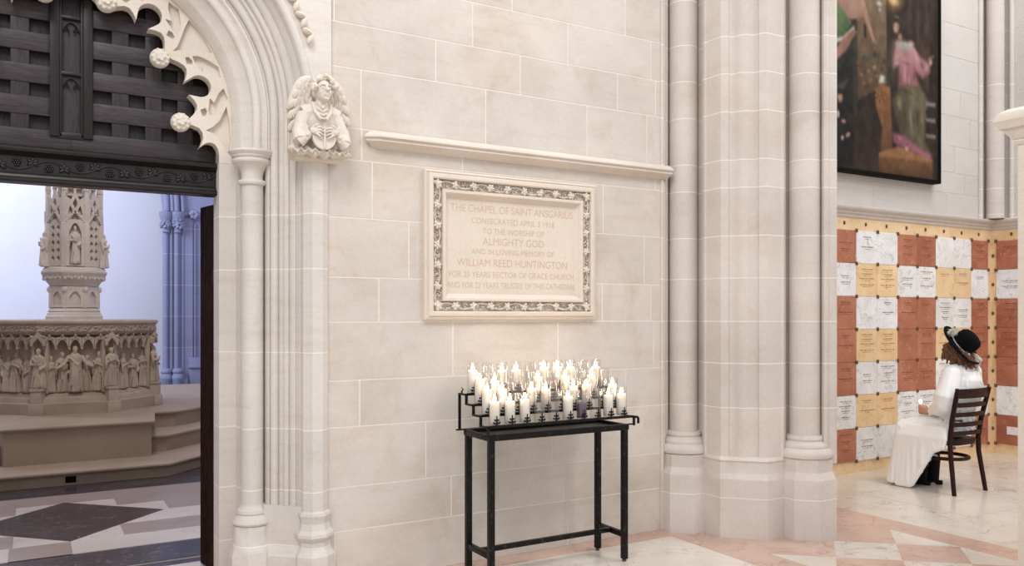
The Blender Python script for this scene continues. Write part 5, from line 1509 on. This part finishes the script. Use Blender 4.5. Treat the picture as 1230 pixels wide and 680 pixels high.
# boots
for a_, dr in ((LA, V3((-0.55, 0.83, 0))), (RA, V3((-0.45, 0.89, 0)))):
    m = MB(); dr.normalize()
    m.tube([a_ + V3((0, 0, 0.10)), a_, V3((a_.x, a_.y, 0.05))], [0.058, 0.050, 0.046], 14)
    m.tube([V3((a_.x, a_.y, 0.048)) - dr * 0.035, V3((a_.x, a_.y, 0.046)) + dr * 0.06, V3((a_.x, a_.y, 0.036)) + dr * 0.15], [0.044, 0.044, 0.032], 14, flat=0.85)
    c = V3((a_.x, a_.y, 0.018)) - dr * 0.045; m.box(c, (0.055, 0.055, 0.034), Matrix.Rotation(math.atan2(dr.y, dr.x), 4, 'Z'))
    m.tube([V3((a_.x, a_.y, 0.012)) + dr * 0.02, V3((a_.x, a_.y, 0.010)) + dr * 0.155], [0.030, 0.028], 10, flat=0.3)
    remeshed(m, 'boot', 'leather', woman, 0.006, 2)
    m = MB(); kn = LK if a_ is LA else RK; m.tube([a_ + V3((0, 0, 0.08)), a_ * 0.55 + kn * 0.45 + V3((0, 0, 0.03)), a_ * 0.25 + kn * 0.75], [0.054, 0.060, 0.062], 14); m.obj('stocking', 'satin', woman)
# dress: bodice with puffed sleeves
rr = random.Random(77)
m = MB()
m.tube([V3((6.93, 4.160, 1.035)), V3((6.93, 4.165, 0.97)), V3((6.925, 4.18, 0.85)), V3((6.92, 4.20, 0.73)), V3((6.915, 4.215, 0.66))], [0.105, 0.145, 0.150, 0.135, 0.132], 24, flat=1.0)
m.tube([Ls + V3((0.01, 0, 0.0)), V3((6.93, 4.16, 1.03)), Rs - V3((0.01, 0, 0.0))], [0.068, 0.082, 0.068], 16)
for x in (-0.10, -0.06, -0.02, 0.03, 0.07, 0.11):
    m.tube([V3((6.93 + x * 0.8, 4.075, 1.03)), V3((6.93 + x * 1.1, 4.045, 0.90)), V3((6.925 + x * 1.05, 4.075, 0.74))], 0.010, 8)
for z in (0.70, 0.66, 0.625, 0.59, 0.555, 0.52):
    for j in range(22):
        t = PI * 0.86 + PI * 1.28 * j / 21
        m.ball((6.918 + (0.145 + 0.01 * (j % 2)) * math.cos(t), 4.215 + (0.132 + 0.012 * ((j + int(z * 100)) % 2)) * math.sin(t), z + rr.uniform(-.008, .008)), (0.020, 0.020, 0.017), None, 8)
for a, b, c, sg in ((Ls, Le, Lw, -1), (Rs, Re, Rw, 1)):
    q = b + (c - b) * 0.35
    m.tube([a + V3((0, 0, 0.015)), a * 0.6 + b * 0.4 + V3((sg * 0.012, 0, 0)), a * 0.15 + b * 0.85 + V3((sg * 0.012, 0, 0.02)), b * 0.9 + q * 0.1 + V3((0, 0.02, 0.0)), b * 0.4 + c * 0.6, c * 0.9 + b * 0.1], [0.074, 0.088, 0.108, 0.104, 0.070, 0.034], 16)
    m.ball(a + V3((0, 0, -0.005)), (0.080, 0.080, 0.075))
    for j in range(7):
        t = 2 * PI * j / 7; o_ = V3((math.cos(t), math.sin(t), 0))
        m.tube([a + o_ * 0.045 + V3((0, 0, 0.01)), (a + b) / 2 + o_ * 0.072, b + o_ * 0.075 + V3((0, 0, 0.03))], [0.010, 0.014, 0.018], 8)
    for j in range(6):
        t = 2 * PI * j / 6; m.ball(c * 0.92 + b * 0.08 + V3((0.03 * math.cos(t), 0, 0.03 * math.sin(t))), 0.014, None, 8)
remeshed(m, 'bodice', 'satin', woman, 0.0075, 3)
# dress: skirt falling from the lap to the floor
m = MB()
m.ball((6.905, 4.262, 0.545), (0.185, 0.165, 0.105))
hl, hr = V3((6.815, 4.25, 0.535)), V3((6.985, 4.28, 0.535))
m.tube([hl, (hl + LK) / 2 + V3((0, 0, 0.02)), LK + V3((0, 0, 0.0))], [0.108, 0.104, 0.088], 16); m.tube([hr, (hr + RK) / 2 + V3((0, 0, 0.01)), RK], [0.108, 0.102, 0.086], 16)
m.tube([(hl + hr) / 2, (LK + RK) / 2], [0.10, 0.085], 14)
NP = 25
hem = []
for i in range(NP + 1):                               # side pleats along the near thigh, longer towards the knee
    t = i / NP
    p = V3((6.640, 4.135, 0.50)) * (1 - t) + V3((LK.x - 0.060, LK.y - 0.010, 0.50)) * t
    zb = 0.40 - 0.20 * t if t < 0.25 else 0.35 - (t - 0.25) / 0.45 * 0.33
    zb = max(0.026, zb)
    hem.append(V3((p.x - 0.020 * t, p.y + 0.012 * t, zb)))
    drift = V3((-0.020, 0.012, 0)) * t + V3((rr.uniform(-.008, .008), rr.uniform(-.008, .008), 0))
    m.tube([p + V3((0.10, 0.02, 0.05)), p + V3((0.03, 0.01, 0.03)), p + V3((0.0, 0, -0.04)), V3((p.x, p.y, (p.z + zb) / 2)) + drift * 0.5, V3((p.x, p.y, zb)) + drift], [0.040, 0.036, 0.030, 0.026, 0.028 if i % 2 else 0.020], 10)
m.tube(hem, 0.026, 10)
for i in range(19):                                   # front pleats from knee to knee, flaring on the floor
    t = i / 18
    p = V3((LK.x - 0.055, LK.y + 0.005, 0.49)) * (1 - t) + V3((RK.x + 0.03, RK.y + 0.075, 0.48)) * t
    o_ = V3((-0.035 + 0.03 * t, 0.045, 0)) + V3((rr.uniform(-.01, .01), rr.uniform(-.01, .01), 0))
    m.tube([p + V3((0.03, -0.05, 0.03)), p + V3((0, 0, -0.05)), p + o_ * 0.5 + V3((0, 0, -0.26)), V3((p.x, p.y, 0.022)) + o_], [0.036, 0.032, 0.028, 0.030 if i % 2 else 0.022], 10)
for i in range(10):                                   # far side
    t = i / 9
    p = V3((RK.x + 0.03, RK.y + 0.07, 0.47)) * (1 - t) + V3((7.07, 4.38, 0.49)) * t
    zb = 0.03 + 0.36 * t
    m.tube([p + V3((-0.03, -0.03, 0.03)), p + V3((0, 0, -0.04)), V3((p.x + 0.01, p.y + 0.02, zb))], [0.034, 0.03, 0.026], 10)
for i in range(6):                                    # soft folds across the lap
    a = V3((6.78 + 0.03 * i, 4.20, 0.625)); b = V3((LK.x + 0.03 * i, LK.y - 0.03 + 0.012 * i, 0.567))
    m.tube([a, (a + b) / 2 + V3((0, 0, 0.012)), b], [0.012, 0.016, 0.012], 8)
remeshed(m, 'skirt', 'satin', woman, 0.008, 5)
# hair
m = MB()
for i in range(96):
    t = rr.uniform(-0.5, PI + 0.85); a0 = hp(0.074 * math.cos(t), -0.082 * math.sin(t) + 0.012, rr.uniform(0.0, 0.05))
    out = (side * math.cos(t) - fwd * math.sin(t)) ; L = rr.uniform(0.09, 0.16)
    pts = []
    for q in range(6):
        u = q / 5
        pts.append(a0 + out * (0.020 + 0.028 * u + 0.010 * math.sin(6 * u + i)) + V3((0.010 * math.sin(7 * u + i * 1.7), 0.010 * math.cos(7 * u + i), -L * u)))
    m.tube(pts, [0.013, 0.014, 0.013, 0.011, 0.009, 0.004], 7)
m.ball(hp(0, -0.012, 0.012), (0.084, 0.094, 0.098), HR, 18)
m.obj('hair', 'hair', woman)
# hat
hat = MB(); BC = hp(0, -0.012, 0.050)
ha = V3((0.18, -0.78, 0.62)).normalized(); hf = (fwd - ha * fwd.dot(ha)).normalized(); hs = hf.cross(ha)
HM = Matrix.Translation(BC) @ Matrix((hs, hf, ha)).transposed().to_4x4()
hat.lathe([(0.098, -0.004), (0.13, -0.010), (0.168, -0.010), (0.196, -0.002), (0.206, 0.010), (0.203, 0.015), (0.192, 0.006), (0.165, -0.002), (0.13, -0.002), (0.104, 0.006), (0.102, 0.03), (0.104, 0.075), (0.098, 0.110), (0.080, 0.132), (0.050, 0.143), (0.0, 0.145)], (0, 0), 44, m=HM)
ho = hat.obj('hat', 'felt', woman)
m = MB(); m.lathe([(0.1035, 0.008), (0.1065, 0.009), (0.1065, 0.016), (0.1035, 0.017)], (0, 0), 40, m=HM, cap=False); m.ball(HM @ V3((-0.04, -0.104, 0.016)), 0.014, None, 8); m.obj('hat_band', 'band', ho)
def plume(pts, w, n, seed):
    r = random.Random(seed); m = MB()
    pts = [V3(p) for p in pts]
    def at(u):
        k = u * (len(pts) - 1); i = min(int(k), len(pts) - 2); return pts[i].lerp(pts[i + 1], k - i)
    m.tube([at(u / 12) for u in range(13)], [0.004 - 0.0025 * u / 12 for u in range(13)], 6)
    for i in range(n):
        u = r.uniform(0.02, 1); p = at(u); d = (at(min(1, u + 0.05)) - at(max(0, u - 0.05))).normalized()
        v = V3((r.gauss(0, 1), r.gauss(0, 1), r.gauss(0, 1))); v = (v - d * v.dot(d)).normalized()
        L = w * (0.5 + 0.5 * math.sin(PI * min(1, u * 0.9 + 0.1))) * r.uniform(0.6, 1.1)
        e = p + v * L + d * L * 0.7 + V3((0, 0, -0.3 * L))
        m.tube([p, (p + e) / 2 + v * 0.1 * L, e], [0.0022, 0.0018, 0.0006], 4)
    return m.obj('feather', 'feather', ho)
plume([HM @ V3(p) for p in ((0.06, 0.085, 0.030), (-0.01, 0.130, 0.040), (-0.09, 0.115, 0.035))], 0.050, 420, 5)
plume([HM @ V3((0.05, -0.095, 0.03)), HM @ V3((0.075, -0.150, 0.02)), HM @ V3((0.085, -0.190, -0.035)), HM @ V3((0.085, -0.190, -0.035)) + V3((0.01, 0, -0.08)), HM @ V3((0.085, -0.190, -0.035)) + V3((0.015, 0.0, -0.15))], 0.040, 620, 6)
# candle in her hands
tc = thing('held_candle', 'small lit candle held in the hands of the person in white', 'candle', (CD.x, CD.y, 0.668))
m = MB(); m.lathe([(0.012, 0.668), (0.012, 0.742), (0.010, 0.745), (0.0, 0.743)], (CD.x, CD.y), 16); m.obj('wax', 'wax', tc)
kk_ = bpy.data.objects.new('flame', FLAME); COL.objects.link(kk_); kk_.location = (CD.x, CD.y, 0.747); attach(kk_, tc)
